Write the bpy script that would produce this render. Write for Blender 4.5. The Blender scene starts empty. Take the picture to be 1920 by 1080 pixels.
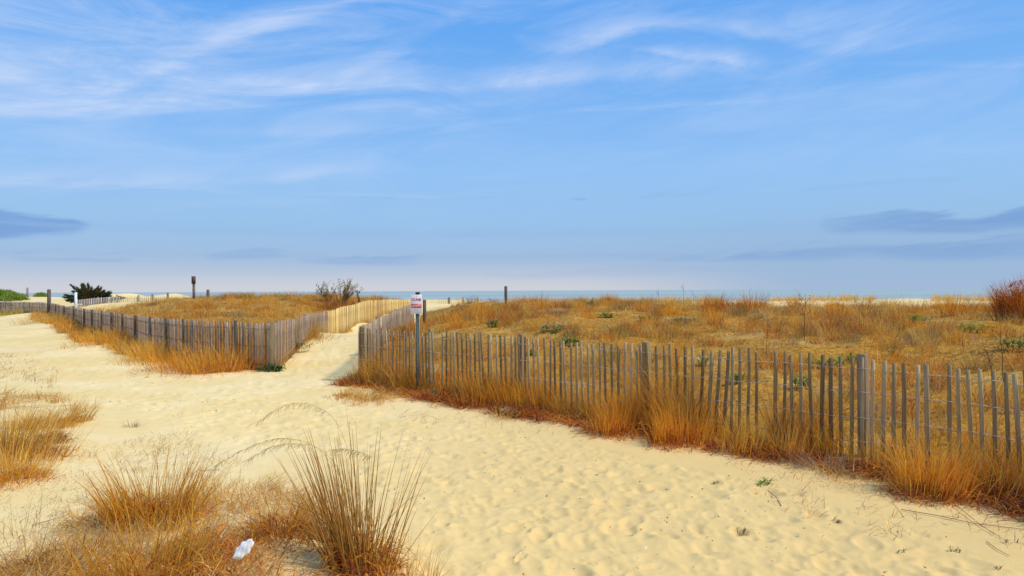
import bpy, math, random
import numpy as np
from mathutils import Vector, Matrix

S = bpy.context.scene
COL = S.collection
R = math.radians
rng = np.random.RandomState(7)
random.seed(7)

# ---------------------------------------------------------------- camera
CAMZ = 1.6
F = 1280.0                                    # focal length in pixels of the 1920 wide frame
cam_d = bpy.data.cameras.new("camera")
cam_d.sensor_width = 36.0
cam_d.lens = 36.0 * F / 1920.0
cam_d.clip_start = 0.05
cam_d.clip_end = 60000
cam = bpy.data.objects.new("camera", cam_d)
COL.objects.link(cam)
CAMR = Matrix.Rotation(R(90 + 0.22), 3, 'X') @ Matrix.Rotation(R(-0.25), 3, 'Z')
cam.matrix_world = Matrix.Translation((0, 0, CAMZ)) @ CAMR.to_4x4()
S.camera = cam

# ---------------------------------------------------------------- light
SUN_AZ, SUN_EL = R(108), R(52)                 # azimuth clockwise from +Y (view direction)
sun_d = bpy.data.lights.new("sun", 'SUN')
sun_d.energy = 3.5
sun_d.angle = R(6.0)
sun_d.color = (1.0, 0.88, 0.68)
sun = bpy.data.objects.new("sun", sun_d)
COL.objects.link(sun)
sdir = Vector((math.sin(SUN_AZ) * math.cos(SUN_EL), math.cos(SUN_AZ) * math.cos(SUN_EL), math.sin(SUN_EL)))
sun.rotation_euler = sdir.to_track_quat('Z', 'Y').to_euler()
sun.location = sdir * 50

S.view_settings.view_transform = 'Standard'
S.view_settings.look = 'None'
S.view_settings.exposure = 0.0
S.view_settings.gamma = 1.0

# ---------------------------------------------------------------- sky
W = bpy.data.worlds.new("World")
S.world = W
W.use_nodes = True
nt = W.node_tree
nt.nodes.clear()

class N:
    """tiny helper for building node trees"""
    def __init__(s, tree): s.t = tree
    def new(s, kind, **kw):
        n = s.t.nodes.new(kind)
        for k, v in kw.items(): setattr(n, k, v)
        return n
    def put(s, sock, v):
        if isinstance(v, bpy.types.NodeSocket): s.t.links.new(v, sock)
        else: sock.default_value = v
    def m(s, op, a, b=0.0, c=0.0, clamp=False):
        n = s.new('ShaderNodeMath', operation=op, use_clamp=clamp)
        s.put(n.inputs[0], a); s.put(n.inputs[1], b); s.put(n.inputs[2], c)
        return n.outputs[0]
    def smooth(s, v, a, b, lo=0.0, hi=1.0):
        n = s.new('ShaderNodeMapRange', interpolation_type='SMOOTHSTEP')
        for i, x in enumerate((v, a, b, lo, hi)): s.put(n.inputs[i], x)
        return n.outputs[0]
    def mix(s, f, a, b, mode='MIX'):
        n = s.new('ShaderNodeMix', data_type='RGBA', blend_type=mode)
        s.put(n.inputs[0], f)
        s.put(n.inputs[6], a if not isinstance(a, tuple) else (*a, 1)); s.put(n.inputs[7], b if not isinstance(b, tuple) else (*b, 1))
        return n.outputs[2]
    def noise(s, vec, scale, detail=4, rough=0.55, dist=0.0):
        n = s.new('ShaderNodeTexNoise')
        if vec is not None: s.put(n.inputs['Vector'], vec)
        n.inputs['Scale'].default_value = scale; n.inputs['Detail'].default_value = detail
        n.inputs['Roughness'].default_value = rough; n.inputs['Distortion'].default_value = dist
        return n.outputs[0]
    def ramp(s, v, stops):
        n = s.new('ShaderNodeValToRGB')
        e = n.color_ramp.elements
        while len(e) > 1: e.remove(e[-1])
        e[0].position = stops[0][0]; e[0].color = (*stops[0][1], 1)
        for p, c in stops[1:]:
            q = e.new(p); q.color = (*c, 1)
        s.put(n.inputs[0], v)
        return n.outputs[0]
    def curve(s, v, pts):
        n = s.new('ShaderNodeFloatCurve')
        m = n.mapping; m.use_clip = False; m.extend = 'HORIZONTAL'
        c = m.curves[0]
        pts = sorted(pts)
        c.points[0].location = pts[0]; c.points[1].location = pts[-1]
        for p in pts[1:-1]: c.points.new(*p)
        m.update()
        s.put(n.inputs['Value'], v)
        return n.outputs[0]

def srgb(r, g, b):
    f = lambda c: (c / 255 / 12.92) if c <= 10 else ((c / 255 + 0.055) / 1.055) ** 2.4
    return (f(r), f(g), f(b))

n = N(nt)
tc = n.new('ShaderNodeTexCoord')
sep = n.new('ShaderNodeSeparateXYZ'); nt.links.new(tc.outputs['Generated'], sep.inputs[0])
dx, dy, dz = sep.outputs
az = n.m('ARCTAN2', dx, dy)
rh = n.m('SQRT', n.m('ADD', n.m('MULTIPLY', dx, dx), n.m('MULTIPLY', dy, dy)))
el = n.m('DIVIDE', dz, n.m('MAXIMUM', rh, 0.02))          # tangent of the elevation
T = n.m('DIVIDE', n.m('ADD', az, 0.75), 1.5)

def sky_co(px, py):
    """azimuth and elevation tangent of a cloud seen at that place"""
    v = CAMR @ Vector(((px - 960) / F, (540 - py) / F, -1))
    return math.atan2(v.x, v.y), v.z / math.hypot(v.x, v.y)
def tt(a): return (a + 0.75) / 1.5

# air-light gradient: Nishita sky pulled to the photographed balance
sky = n.new('ShaderNodeTexSky', sky_type='NISHITA')
sky.sun_disc = False; sky.sun_elevation = SUN_EL; sky.sun_rotation = SUN_AZ
sky.altitude = 0; sky.air_density = 1.0; sky.dust_density = 0.6; sky.ozone_density = 2.0
SKY_STRENGTH = 0.1
grad = n.ramp(n.m('MULTIPLY', n.m('ABSOLUTE', el), 2.0), [
    (0.0, srgb(206, 206, 216)), (0.035, srgb(186, 199, 221)), (0.10, srgb(158, 189, 226)), (0.20, srgb(152, 195, 238)),
    (0.35, srgb(147, 196, 249)), (0.55, srgb(122, 183, 249)), (0.80, srgb(98, 170, 248)), (1.0, srgb(86, 162, 246))])
gscale = n.new('ShaderNodeVectorMath', operation='SCALE'); nt.links.new(grad, gscale.inputs[0]); gscale.inputs['Scale'].default_value = 1.0 / SKY_STRENGTH
base = n.mix(0.9, sky.outputs[0], gscale.outputs[0])

# wispy noise, stretched along the streaks
def stretched(kx, ky, rot, scale, detail, rough, dist):
    a = n.m('ADD', n.m('MULTIPLY', az, math.cos(rot)), n.m('MULTIPLY', el, math.sin(rot)))
    b = n.m('SUBTRACT', n.m('MULTIPLY', el, math.cos(rot)), n.m('MULTIPLY', az, math.sin(rot)))
    cx = n.new('ShaderNodeCombineXYZ')
    n.put(cx.inputs[0], n.m('MULTIPLY', a, kx)); n.put(cx.inputs[1], n.m('MULTIPLY', b, ky))
    return n.noise(cx.outputs[0], scale, detail, rough, dist)
w1 = stretched(1.6, 7.0, 0.10, 2.2, 8, 0.66, 0.9)
w4 = stretched(2.2, 26.0, 0.16, 2.4, 6, 0.65, 0.5)
w2 = stretched(3.0, 9.0, 0.55, 1.5, 5, 0.55, 0.4)
w3 = stretched(3.0, 22.0, 0.02, 2.0, 5, 0.6, 0.3)
wisp = n.m('ADD', n.m('MULTIPLY', w1, 0.35), n.m('ADD', n.m('MULTIPLY', w2, 0.25), n.m('MULTIPLY', w4, 0.40)))
wob = n.m('MULTIPLY', n.m('SUBTRACT', w1, 0.5), 0.030)

def streak(pts, low=0.006, amp=1.0, wobk=1.0):
    """pts: (px, py of the crisp lower edge, thickness upwards in px, strength)"""
    c, u, s_ = [], [], []
    for px, py, th, k in pts:
        a, e = sky_co(px, py)
        e2 = sky_co(px, py - th)[1]
        c.append((tt(a), e)); u.append((tt(a), e2 - e)); s_.append((tt(a), k))
    C_ = n.curve(T, c); U = n.curve(T, u); K = n.curve(T, s_)
    d = n.m('ADD', n.m('SUBTRACT', el, C_), n.m('MULTIPLY', wob, wobk))
    fr = n.m('MULTIPLY', n.smooth(w2, 0.32, 0.60, 0.70, 1.05), n.smooth(w1, 0.30, 0.62, 0.75, 1.08))
    up = n.m('SUBTRACT', 1.0, n.m('DIVIDE', d, n.m('MAXIMUM', U, 0.002)), clamp=True)
    lowm = n.smooth(d, -low, low)
    return n.m('MULTIPLY', n.m('MULTIPLY', n.m('MULTIPLY', n.m('MULTIPLY', n.m('POWER', up, 1.3), lowm), fr), n.m('MAXIMUM', K, 0.0)), amp * 1.0)

streaks = [
    streak([(-60, 212, 150, .75), (250, 207, 150, .78), (400, 190, 90, .7), (520, 176, 60, .75), (650, 168, 60, .95), (800, 165, 40, .7),
            (960, 161, 60, .65), (1100, 150, 45, .6), (1200, 143, 55, .5), (1320, 135, 60, .35), (1450, 125, 60, .12), (1560, 120, 60, 0)], 0.012, 0.80, 0.4),
    streak([(955, 70, 30, 0), (1000, 94, 30, .5), (1050, 95, 50, .8), (1100, 85, 60, .7), (1180, 60, 40, .75), (1300, 52, 34, .7), (1400, 65, 60, .6),
            (1500, 86, 90, .55), (1600, 98, 110, .5), (1700, 98, 120, .32), (1800, 80, 120, .12), (1900, 70, 120, 0)], 0.012, 0.62, 0.6),
    streak([(1180, 96, 8, 0), (1215, 96, 14, .5), (1290, 110, 36, .9), (1360, 114, 34, .7), (1410, 125, 40, .25), (1460, 130, 40, 0)], 0.006, 0.6, 0.7),
    streak([(-60, 170, 190, .35), (150, 165, 170, .45), (260, 158, 110, .6), (330, 122, 80, .6), (400, 88, 60, .6), (470, 60, 60, .6), (560, 38, 60, .55), (640, 8, 50, .4), (700, -20, 50, 0)], 0.014, 0.66, 0.6),
    streak([(620, 170, 24, 0), (660, 140, 34, .6), (740, 100, 34, .6), (830, 52, 40, .4), (920, 10, 50, .35), (1000, -30, 40, 0)], 0.014, 0.55, 0.6),
    streak([(-60, 350, 55, .5), (80, 348, 48, .55), (230, 352, 55, .6), (400, 345, 46, .5), (540, 338, 40, .5), (640, 322, 30, .25), (720, 318, 30, 0)], 0.008, 0.75, 0.8),
    streak([(660, 204, 20, 0), (720, 206, 26, .5), (800, 206, 26, .45), (900, 204, 24, .1), (980, 204, 24, 0)], 0.01, 0.45, 0.6),
    streak([(560, 367, 12, 0), (620, 367, 12, .5), (760, 370, 12, .5), (830, 372, 10, 0)], 0.002, 0.35, 0.25),
    streak([(1060, 210, 14, 0), (1150, 207, 14, .5), (1300, 198, 18, .5), (1450, 188, 18, 0)], 0.002, 0.35, 0.25),
    streak([(220, 215, 12, 0), (330, 212, 18, .5), (420, 205, 18, .5), (520, 196, 14, 0)], 0.003, 0.45, 0.25),
    streak([(1560, 127, 14, 0), (1680, 124, 14, .4), (1850, 126, 16, .5), (2000, 126, 14, .5)], 0.003, 0.3, 0.25),
    streak([(300, 250, 20, 0), (450, 252, 20, .3), (640, 248, 24, .4), (900, 240, 24, .1), (1000, 240, 20, 0)], 0.008, 0.4, 0.5),
    streak([(240, 395, 30, 0), (330, 392, 24, .4), (500, 385, 20, .3), (640, 380, 20, 0)], 0.008, 0.35, 0.5),
]
tot = streaks[0]
for s_ in streaks[1:]: tot = n.m('ADD', tot, s_)
veil = n.m('MULTIPLY', n.smooth(el, 0.05, 0.30), n.m('MULTIPLY', n.smooth(w1, 0.34, 0.70), n.smooth(az, 0.1, -0.5, 0.22, 0.40)))
tot = n.m('MULTIPLY', n.m('ADD', tot, veil), n.smooth(wisp, 0.34, 0.60, 0.55, 1.10))
cl_f = n.m('MULTIPLY', tot, n.smooth(el, 0.0, 0.05), clamp=True)
cl_f = n.m('MINIMUM', cl_f, 0.8)
def up_(c): return tuple(x / SKY_STRENGTH for x in c)
c1 = n.mix(cl_f, base, up_(srgb(206, 222, 250)))

def bank(pts, amp, edge=0.004, col=(112, 157, 212)):
    """low dark cloud: (px, top, bottom, strength)"""
    a_, b_, k_ = [], [], []
    for px, t_, b, k in pts:
        az_, e = sky_co(px, t_); a_.append((tt(az_), e)); b_.append((tt(az_), sky_co(px, b)[1])); k_.append((tt(az_), k))
    A = n.curve(T, a_); B = n.curve(T, b_); K = n.curve(T, k_)
    e_ = n.m('ADD', el, n.m('MULTIPLY', n.m('ADD', n.m('SUBTRACT', w3, 0.5), n.m('SUBTRACT', w4, 0.5)), 0.036))
    m_ = n.m('MULTIPLY', n.smooth(n.m('SUBTRACT', A, e_), -edge, edge), n.smooth(n.m('SUBTRACT', n.m('ADD', el, n.m('MULTIPLY', n.m('SUBTRACT', w3, 0.5), 0.016)), B), -edge, edge))
    return n.m('MULTIPLY', n.m('MULTIPLY', m_, n.m('MAXIMUM', K, 0.0)), amp)
d1 = bank([(-80, 396, 448, 1), (0, 397, 445, 1), (60, 400, 440, 1), (110, 405, 438, 1), (145, 412, 435, .95), (162, 420, 430, .6), (176, 424, 427, 0)], 0.72, 0.006)
d2 = bank([(1535, 410, 436, 0), (1570, 408, 437, .6), (1640, 402, 436, .75), (1720, 400, 436, .95), (1790, 401, 436, .95), (1860, 398, 434, 1), (1920, 388, 433, 1), (2000, 385, 433, 1)], 0.8, 0.005)
d3 = bank([(1180, 490, 490, 0), (1300, 479, 487, .5), (1420, 471, 486, .7), (1520, 465, 484, .8), (1600, 459, 483, .9), (1700, 457, 486, .9), (1800, 452, 486, .95), (1920, 443, 484, .9), (2000, 443, 484, .9)], 0.72, 0.006)
d4 = bank([(380, 478, 484, 0), (430, 473, 486, .6), (500, 470, 486, .6), (545, 474, 484, 0)], 0.4, 0.003)
d5 = bank([(545, 490, 492, 0), (600, 483, 494, .6), (680, 478, 498, .7), (740, 476, 498, .6), (790, 480, 494, 0)], 0.38, 0.003)
d6 = bank([(20, 486, 490, 0), (100, 485, 491, .6), (200, 485, 492, .6), (260, 488, 491, 0)], 0.35, 0.002)
d7 = bank([(1070, 371, 373, 0), (1090, 369, 374, .8), (1108, 370, 374, .8), (1122, 371, 373, 0)], 0.4, 0.0015)
d8 = bank([(900, 512, 520, 0), (1000, 511, 522, .5), (1100, 506, 520, .4), (1350, 498, 512, .3), (1500, 505, 512, 0)], 0.3, 0.004)
dk = n.m('ADD', n.m('ADD', n.m('ADD', d1, d2), n.m('ADD', d3, d4)), n.m('ADD', n.m('ADD', d5, d6), n.m('ADD', d7, d8)), clamp=True)
dk = n.m('MULTIPLY', dk, n.smooth(w3, 0.28, 0.55, 0.55, 1.0))
c2 = n.mix(dk, c1, up_(srgb(108, 152, 212)))
# right side of the horizon is bluer, the left paler and pinkish
hz = n.m('MULTIPLY', n.smooth(az, 0.05, 0.45), n.smooth(n.m('ABSOLUTE', el), 0.14, 0.0))
c3 = n.mix(n.m('MULTIPLY', hz, 0.75), c2, up_(srgb(146, 180, 217)))
pk = n.m('MULTIPLY', n.smooth(az, 0.42, 0.0), n.smooth(n.m('ABSOLUTE', el), 0.035, 0.005))
c4 = n.mix(n.m('MULTIPLY', pk, 0.45), c3, up_(srgb(212, 215, 222)))
bg = n.new('ShaderNodeBackground')
nt.links.new(c4, bg.inputs[0]); bg.inputs[1].default_value = SKY_STRENGTH
wo = n.new('ShaderNodeOutputWorld'); nt.links.new(bg.outputs[0], wo.inputs[0])

# ---------------------------------------------------------------- pixel -> world helpers
def ray(px, py): return CAMR @ Vector(((px - 960) / F, (540 - py) / F, -1))
def P(px, py, Y):
    v = ray(px, py); t = Y / v.y
    return (v.x * t, Y, CAMZ + v.z * t)
def Pz(px, py, z):
    v = ray(px, py); t = (z - CAMZ) / v.z
    return (v.x * t, v.y * t, z)

# ---------------------------------------------------------------- noise
_tab = np.random.RandomState(3).rand(256, 256)
def vn(x, y, seed=0):
    x = np.asarray(x, float) + seed * 17.31; y = np.asarray(y, float) + seed * 7.77
    xi = np.floor(x).astype(int); yi = np.floor(y).astype(int)
    fx = x - xi; fy = y - yi
    fx = fx * fx * (3 - 2 * fx); fy = fy * fy * (3 - 2 * fy)
    g = lambda a, b: _tab[a & 255, b & 255]
    return (g(xi, yi) * (1 - fx) + g(xi + 1, yi) * fx) * (1 - fy) + (g(xi, yi + 1) * (1 - fx) + g(xi + 1, yi + 1) * fx) * fy
def fbm(x, y, seed=0, o=4):
    s_, a, t = 0, 1, 0
    for k in range(o):
        s_ = s_ + a * vn(x * 2 ** k, y * 2 ** k, seed + k); t += a; a *= .5
    return s_ / t
def sstep(a, b, x):
    t = np.clip((x - a) / (b - a), 0, 1); return t * t * (3 - 2 * t)

# ---------------------------------------------------------------- terrain height
def pt(px, Y, z): return ((px - 960) / F * Y, Y, z)
CP = [(0, 0, 0), (-3, 0, .08), (3, 0, 0), (0, -6, 0), (8, -4, 0), (-8, -4, .1), (0, -40, 0), (40, -30, 0), (-40, -30, 0),
      (0, 4, 0), (1.5, 4, -.02), (0, 7, -.03), (-2, 8, -.03), (2.5, 4, 0), (0.6, 5.5, -.02), (2.2, 5.6, .02), (1.0, 7.3, .02),
      (3.45, 5.2, .06), (3.4, 6.6, .05), (1.6, 8.2, .03), (.1, 9.6, .03), (-1.3, 10.8, .02), (-2.7, 12, 0), (3.6, 3.5, .05), (5, 1, .05),
      (-1.7, 3.95, .2), (-2.6, 3.9, .16), (-1.2, 3.4, .14), (-.7, 3.5, .05), (-2.1, 3.3, .16), (-.3, 3.5, 0), (-3.2, 5.2, .10), (-5, 6.5, .16), (-1.2, 5.2, 0), (-2.2, 5.8, .02), (-4.2, 6.8, .08), (-3.5, 8, 0),
      (-4.5, 10, 0), (-6.5, 9.5, .06), (-9, 10, .1), (-8, 14, 0), (-14, 22, 0), (-25, 34, 0), (-36, 48, 0), (-45, 60, .1), (-20, 20, 0),
      (-5.3, 15.0, 0), (-8, 16.2, .16), (-10.6, 19.0, .30), (-13.8, 22.8, .34), (-17.2, 27, .34), (-22.5, 34.5, .30), (-28, 42, .22), (-34, 47, .12), (-6.6, 14.0, .02), (-9.6, 16.9, .06), (-13.2, 20.6, .06), (-16.8, 25, .06),
      (-4, 15, 0), (-4.7, 23, .03), (-6.3, 23, .03), (-5.3, 30, .14), (-6.6, 30.7, .16), (-6.3, 26, .06), (-4.6, 27, .08), (-5, 38, .3), (-5.4, 36, .25), (-6, 45, .6),
      pt(820, 54, .92), pt(870, 50, .95), (-6, 75, -1.5), (-5, 95, -3.6), (0, 110, -4.8),
      # right field
      pt(1000, 11.2, .25), pt(1000, 13, .5), pt(1000, 18, .85), pt(1000, 24, .95), pt(1000, 30, 1.08), pt(880, 14, .35), pt(860, 20, .7), pt(850, 30, .9), pt(900, 31, 1.02), pt(830, 38, .8),
      pt(1350, 9.5, .28), pt(1350, 13, .6), pt(1350, 18, .82), pt(1350, 24, .88), pt(1350, 28, .88), pt(1440, 24, .86),
      pt(1700, 7.5, .22), pt(1700, 10, .45), pt(1700, 14, .75), pt(1700, 18, .84), pt(1700, 23, .84), pt(1920, 22, 1.0), pt(1920, 8, .45), pt(1920, 14, .9), pt(2200, 20, 1.2), pt(2300, 6, .5),
      pt(1150, 29, .98), pt(1540, 25, .93), pt(1420, 36, 1.02), pt(1350, 38, .95), pt(1690, 34, 1.12), pt(1740, 34, 1.08), pt(1640, 34, 1.06), pt(1550, 38, .7), pt(1200, 42, .6), pt(1000, 44, .7), pt(1850, 34, .8),
      pt(1000, 62, -1), pt(1500, 58, -1), pt(2000, 50, -1), pt(1000, 90, -3.9), pt(1500, 85, -3.9), pt(2200, 70, -3.9), pt(1200, 112, -5),
      # left field
      pt(300, 23, .45), pt(300, 30, .8), pt(450, 19, .3), pt(450, 24, .55), pt(545, 22, .55), pt(600, 27, .6), pt(575, 30, .95), pt(640, 31, .85),
      P(330, 559, 36), P(450, 558.5, 36), P(560, 558, 34), P(640, 558, 34), P(700, 557, 36), P(745, 560, 41), pt(660, 36, 1.15),
      pt(330, 60, .3), pt(500, 70, -2), pt(640, 60, -.5), pt(640, 90, -4.5), pt(760, 56, .4), pt(740, 75, -2),
      pt(180, 45, .86), pt(280, 45, .95), P(250, 548.6, 62), P(330, 549, 58), P(180, 549, 64), pt(100, 72, 1.2), P(30, 554, 75), pt(150, 100, 1.35), pt(0, 150, 1.3), (-90, 80, 1.2), pt(300, 110, 0), pt(120, 52, .4), pt(210, 33, .5)]
CP = np.array(CP)
def _k(r): return r
_d = np.hypot(CP[:, None, 0] - CP[None, :, 0], CP[:, None, 1] - CP[None, :, 1])
_w = np.linalg.solve(_k(_d) - 0.02 * np.eye(len(CP)), CP[:, 2] - 0.2)
def gz0(X, Y):
    X = np.asarray(X, float); Y = np.asarray(Y, float)
    out = np.full(X.shape, 0.2)
    for (cx, cy, _), w in zip(CP, _w):
        out = out + w * np.sqrt((X - cx) ** 2 + (Y - cy) ** 2 + 0.04)
    r = np.hypot(X, Y)
    s_ = X * .6 + Y * .8 - 95
    far = np.clip(-s_ * .06 - 4.4, -8, .8)
    t = sstep(85, 130, r)
    return out * (1 - t) + far * t

def inpoly(X, Y, poly):
    X = np.asarray(X, float); Y = np.asarray(Y, float)
    ins = np.zeros(X.shape, bool)
    m = len(poly)
    for i in range(m):
        x0, y0 = poly[i]; x1, y1 = poly[(i + 1) % m]
        if y0 == y1: continue
        c = ((y0 > Y) != (y1 > Y)) & (X < (x1 - x0) * (Y - y0) / (y1 - y0) + x0)
        ins ^= c
    return ins

FRONT = [(672, 613.5), (740, 617.5), (803, 621.5), (900, 627), (972, 631.5), (1100, 639.5), (1208, 646.5), (1377, 657.5), (1567, 669), (1733, 681), (1920, 699)]
FRONTW = [Pz(a, b, .96)[:2] for a, b in FRONT]
FRONTW.append((FRONTW[-1][0] + .2, FRONTW[-1][1] - 1.2)); FRONTW.append((FRONTW[-1][0] + .3, FRONTW[-1][1] - 1.6))
LEFT = [(-260, 564.2), (-100, 564.6), (0, 565), (45, 565.8), (92, 567.5), (122, 574), (160, 579.5), (212, 586.5), (285, 595.5), (350, 600.3), (430, 602), (515, 603.5)]
LEFTW = [Pz(a, b, .98)[:2] for a, b in LEFT]
CORNER = LEFTW[-1]
GREYEND = P(615, 583, 22.8)[:2]
YEL = [GREYEND, P(692, 563, 30.5)[:2], P(782, 560.5, 36)[:2]]
RPATH = [FRONTW[0], P(712, 598, 15.6)[:2], P(745, 585, 20.5)[:2], P(776, 570, 27)[:2]]
def g0(px, py, z=0.0): return Pz(px, py, z)[:2]
POLY_C = RPATH[::1][::-1] + []      # right dune field
POLY_C = [RPATH[3], RPATH[2], RPATH[1], RPATH[0]] + FRONTW[1:] + [(9, -1), (24, 2), (27, 14), (22, 22), (17, 23.5), (12, 25), (8, 28.5), (4, 32), (0, 33.5), (-2.5, 34), (-4.3, 34)]
POLY_D = [CORNER, GREYEND, YEL[1], YEL[2], (-6, 41), (-9, 42), (-18, 42), (-21, 40), (-21.5, 33)] + [LEFTW[6], LEFTW[7], LEFTW[8], LEFTW[9], LEFTW[10]]
POLY_A = [g0(60, 596), g0(62, 606), g0(75, 614), g0(130, 640), g0(200, 664), g0(280, 681), g0(345, 702), g0(430, 699), g0(500, 688), g0(532, 682), g0(560, 668), g0(590, 655)] + [(GREYEND[0], GREYEND[1] - 2)] + [CORNER] + LEFTW[4:-1][::-1]
POLY_B = [g0(650, 706), g0(625, 745), g0(655, 760), g0(700, 764), g0(740, 752), g0(800, 752), g0(870, 770), g0(960, 792), g0(1050, 792), g0(1110, 808), g0(1130, 830), g0(1180, 838), g0(1260, 848), g0(1330, 856), g0(1430, 868), g0(1500, 885), g0(1600, 922), g0(1700, 948), g0(1800, 965), g0(1930, 970), g0(2100, 1010), (4.3, 2.0)] + FRONTW[::-1]
POLY_E = [g0(-60, 1100), g0(60, 1060), g0(130, 1010), g0(190, 940), g0(240, 900), g0(330, 880), g0(400, 930), g0(460, 920), g0(540, 900), g0(600, 960), g0(680, 1010), g0(760, 1050), g0(800, 1100), (-.4, 2.4), (-3, 2.4)]
POLY_G = [g0(-120, 925), g0(40, 905), g0(70, 850), g0(130, 825), g0(175, 775), g0(100, 745), g0(0, 745), g0(-150, 745)]   # left clump area
POLY_H = [g0(-200, 597), g0(0, 597), g0(70, 592), LEFTW[4], LEFTW[3], LEFTW[2], LEFTW[1], LEFTW[0]]           # green strip

def wjit(X, Y, k=.35, s=1.1):
    return X + (fbm(X * s, Y * s, 5) - .5) * 2 * k, Y + (fbm(X * s, Y * s, 9) - .5) * 2 * k
def litter(X, Y):
    return sum(_litter(X, Y, k) for k in range(4)) / 4
def _litter(X, Y, k):
    a, b = wjit(X, Y, .30, 1.3)
    a = a + (fbm(X * 5, Y * 5, 40 + k) - .5) * .5 + (k % 2 - .5) * .3; b = b + (fbm(X * 5, Y * 5, 60 + k) - .5) * .5 + (k // 2 - .5) * .3
    r = np.hypot(X, Y)
    out = np.zeros(np.shape(X))
    out = np.maximum(out, inpoly(a, b, POLY_C) * 1.0)
    out = np.maximum(out, inpoly(a, b, POLY_D) * .95)
    out = np.maximum(out, inpoly(a, b, POLY_A) * .75)
    out = np.maximum(out, inpoly(a, b, POLY_B) * .42)
    out = np.maximum(out, inpoly(a, b, POLY_E) * .33)
    out = np.maximum(out, inpoly(a, b, POLY_G) * .42)
    out = np.maximum(out, inpoly(a, b, POLY_H) * .7)
    return out
def gz(X, Y):
    X = np.asarray(X, float); Y = np.asarray(Y, float)
    z = gz0(X, Y)
    inC = inpoly(X, Y, POLY_C) | inpoly(X, Y, POLY_D)
    r = np.hypot(X, Y)
    fd = np.full(X.shape, 99.0)
    for pl in (LEFTW, [CORNER] + YEL, RPATH, FRONTW):
        for a, b in zip(pl[:-1], pl[1:]):
            ex, ey = b[0] - a[0], b[1] - a[1]; t = np.clip(((X - a[0]) * ex + (Y - a[1]) * ey) / (ex * ex + ey * ey), 0, 1)
            fd = np.minimum(fd, np.hypot(X - a[0] - t * ex, Y - a[1] - t * ey))
    calm = sstep(.1, 1.6, fd)
    amp = np.where(inC, .34, .05) * calm * sstep(0, 8, r)
    # keep the fence lines level
    z = z + (fbm(X * .45, Y * .45, 2, 4) - .5) * amp * (1 - sstep(45, 80, r)) + (fbm(X * 1.9, Y * 1.9, 4, 3) - .5) * np.where(inC, .15, .018) * (.3 + .7 * calm) * (1 - sstep(30, 60, r))
    return z
def gzf(x, y): return float(gz(np.array([x]), np.array([y]))[0])

# ---------------------------------------------------------------- mesh helpers
def tag(o, label=None, cat=None, group=None, kind=None):
    if label: o['label'] = label
    if cat: o['category'] = cat
    if group: o['group'] = group
    if kind: o['kind'] = kind
    return o
def np_mesh(name, V, Fq, Cc=None, mat=None, parent=None, loc=None, smooth=False):
    me = bpy.data.meshes.new(name)
    V = np.asarray(V, np.float32)
    if loc is not None: V = V - np.array(loc, np.float32)
    Fq = np.asarray(Fq, np.int32)
    k = Fq.shape[1]
    me.vertices.add(len(V)); me.vertices.foreach_set('co', V.ravel())
    me.loops.add(Fq.size); me.loops.foreach_set('vertex_index', Fq.ravel())
    me.polygons.add(len(Fq)); me.polygons.foreach_set('loop_start', np.arange(0, Fq.size, k, dtype=np.int32))
    me.update(calc_edges=True)
    if Cc is not None:
        at = me.color_attributes.new('Col', 'FLOAT_COLOR', 'POINT')
        c4_ = np.ones((len(V), 4), np.float32); c4_[:, :3] = Cc
        at.data.foreach_set('color', c4_.ravel())
    if smooth: me.polygons.foreach_set('use_smooth', np.ones(len(Fq), bool))
    if mat: me.materials.append(mat)
    o = bpy.data.objects.new(name, me); COL.objects.link(o)
    if loc is not None: o.location = loc
    if parent: o.parent = parent
    return o
class MB:
    """collects quads; built as one mesh object"""
    def __init__(s): s.v = []; s.f = []; s.c = []
    def box(s, c, sx, sy, sz, rot=None, col=(1, 1, 1), top=1.0, bev=0.0):
        i = len(s.v)
        M_ = rot if rot is not None else Matrix.Identity(3)
        for z in (0, 1):
            k = top if z else 1.0
            for x, y in ((-1, -1), (1, -1), (1, 1), (-1, 1)):
                p = M_ @ Vector((x * sx / 2 * k, y * sy / 2 * k, z * sz)); s.v.append((p.x + c[0], p.y + c[1], p.z + c[2])); s.c.append(col)
        s.f += [[i + a for a in q] for q in ((3, 2, 1, 0), (4, 5, 6, 7), (0, 1, 5, 4), (1, 2, 6, 5), (2, 3, 7, 6), (3, 0, 4, 7))]
    def tube(s, pts, rad, sides=6, col=(1, 1, 1)):
        i = len(s.v); m = len(pts)
        for k, p in enumerate(pts):
            p = Vector(p)
            a = Vector(pts[max(0, k - 1)]); b = Vector(pts[min(m - 1, k + 1)])
            d = (b - a).normalized()
            u = d.orthogonal().normalized() if k == 0 else (u - d * u.dot(d)).normalized()
            w = d.cross(u)
            r_ = rad[k] if isinstance(rad, (list, tuple)) else rad
            for j in range(sides):
                t = 2 * math.pi * j / sides
                q = p + (u * math.cos(t) + w * math.sin(t)) * r_
                s.v.append(tuple(q)); s.c.append(col)
        for k in range(m - 1):
            for j in range(sides):
                s.f.append([i + k * sides + j, i + k * sides + (j + 1) % sides, i + (k + 1) * sides + (j + 1) % sides, i + (k + 1) * sides + j])
        if sides == 6:
            for o_ in (0, (m - 1) * sides):
                s.f.append([i + o_, i + o_ + 1, i + o_ + 2, i + o_ + 3]); s.f.append([i + o_, i + o_ + 3, i + o_ + 4, i + o_ + 5])
        if sides == 4:
            s.f.append([i, i + 1, i + 2, i + 3]); e = i + (m - 1) * 4; s.f.append([e, e + 1, e + 2, e + 3])
    def build(s, name, mat, parent=None, loc=None, smooth=False):
        return np_mesh(name, s.v, s.f, s.c, mat, parent, loc, smooth)
def empty(name, loc):
    o = bpy.data.objects.new(name, None); COL.objects.link(o); o.location = loc; o.empty_display_size = .2
    return o
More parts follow.
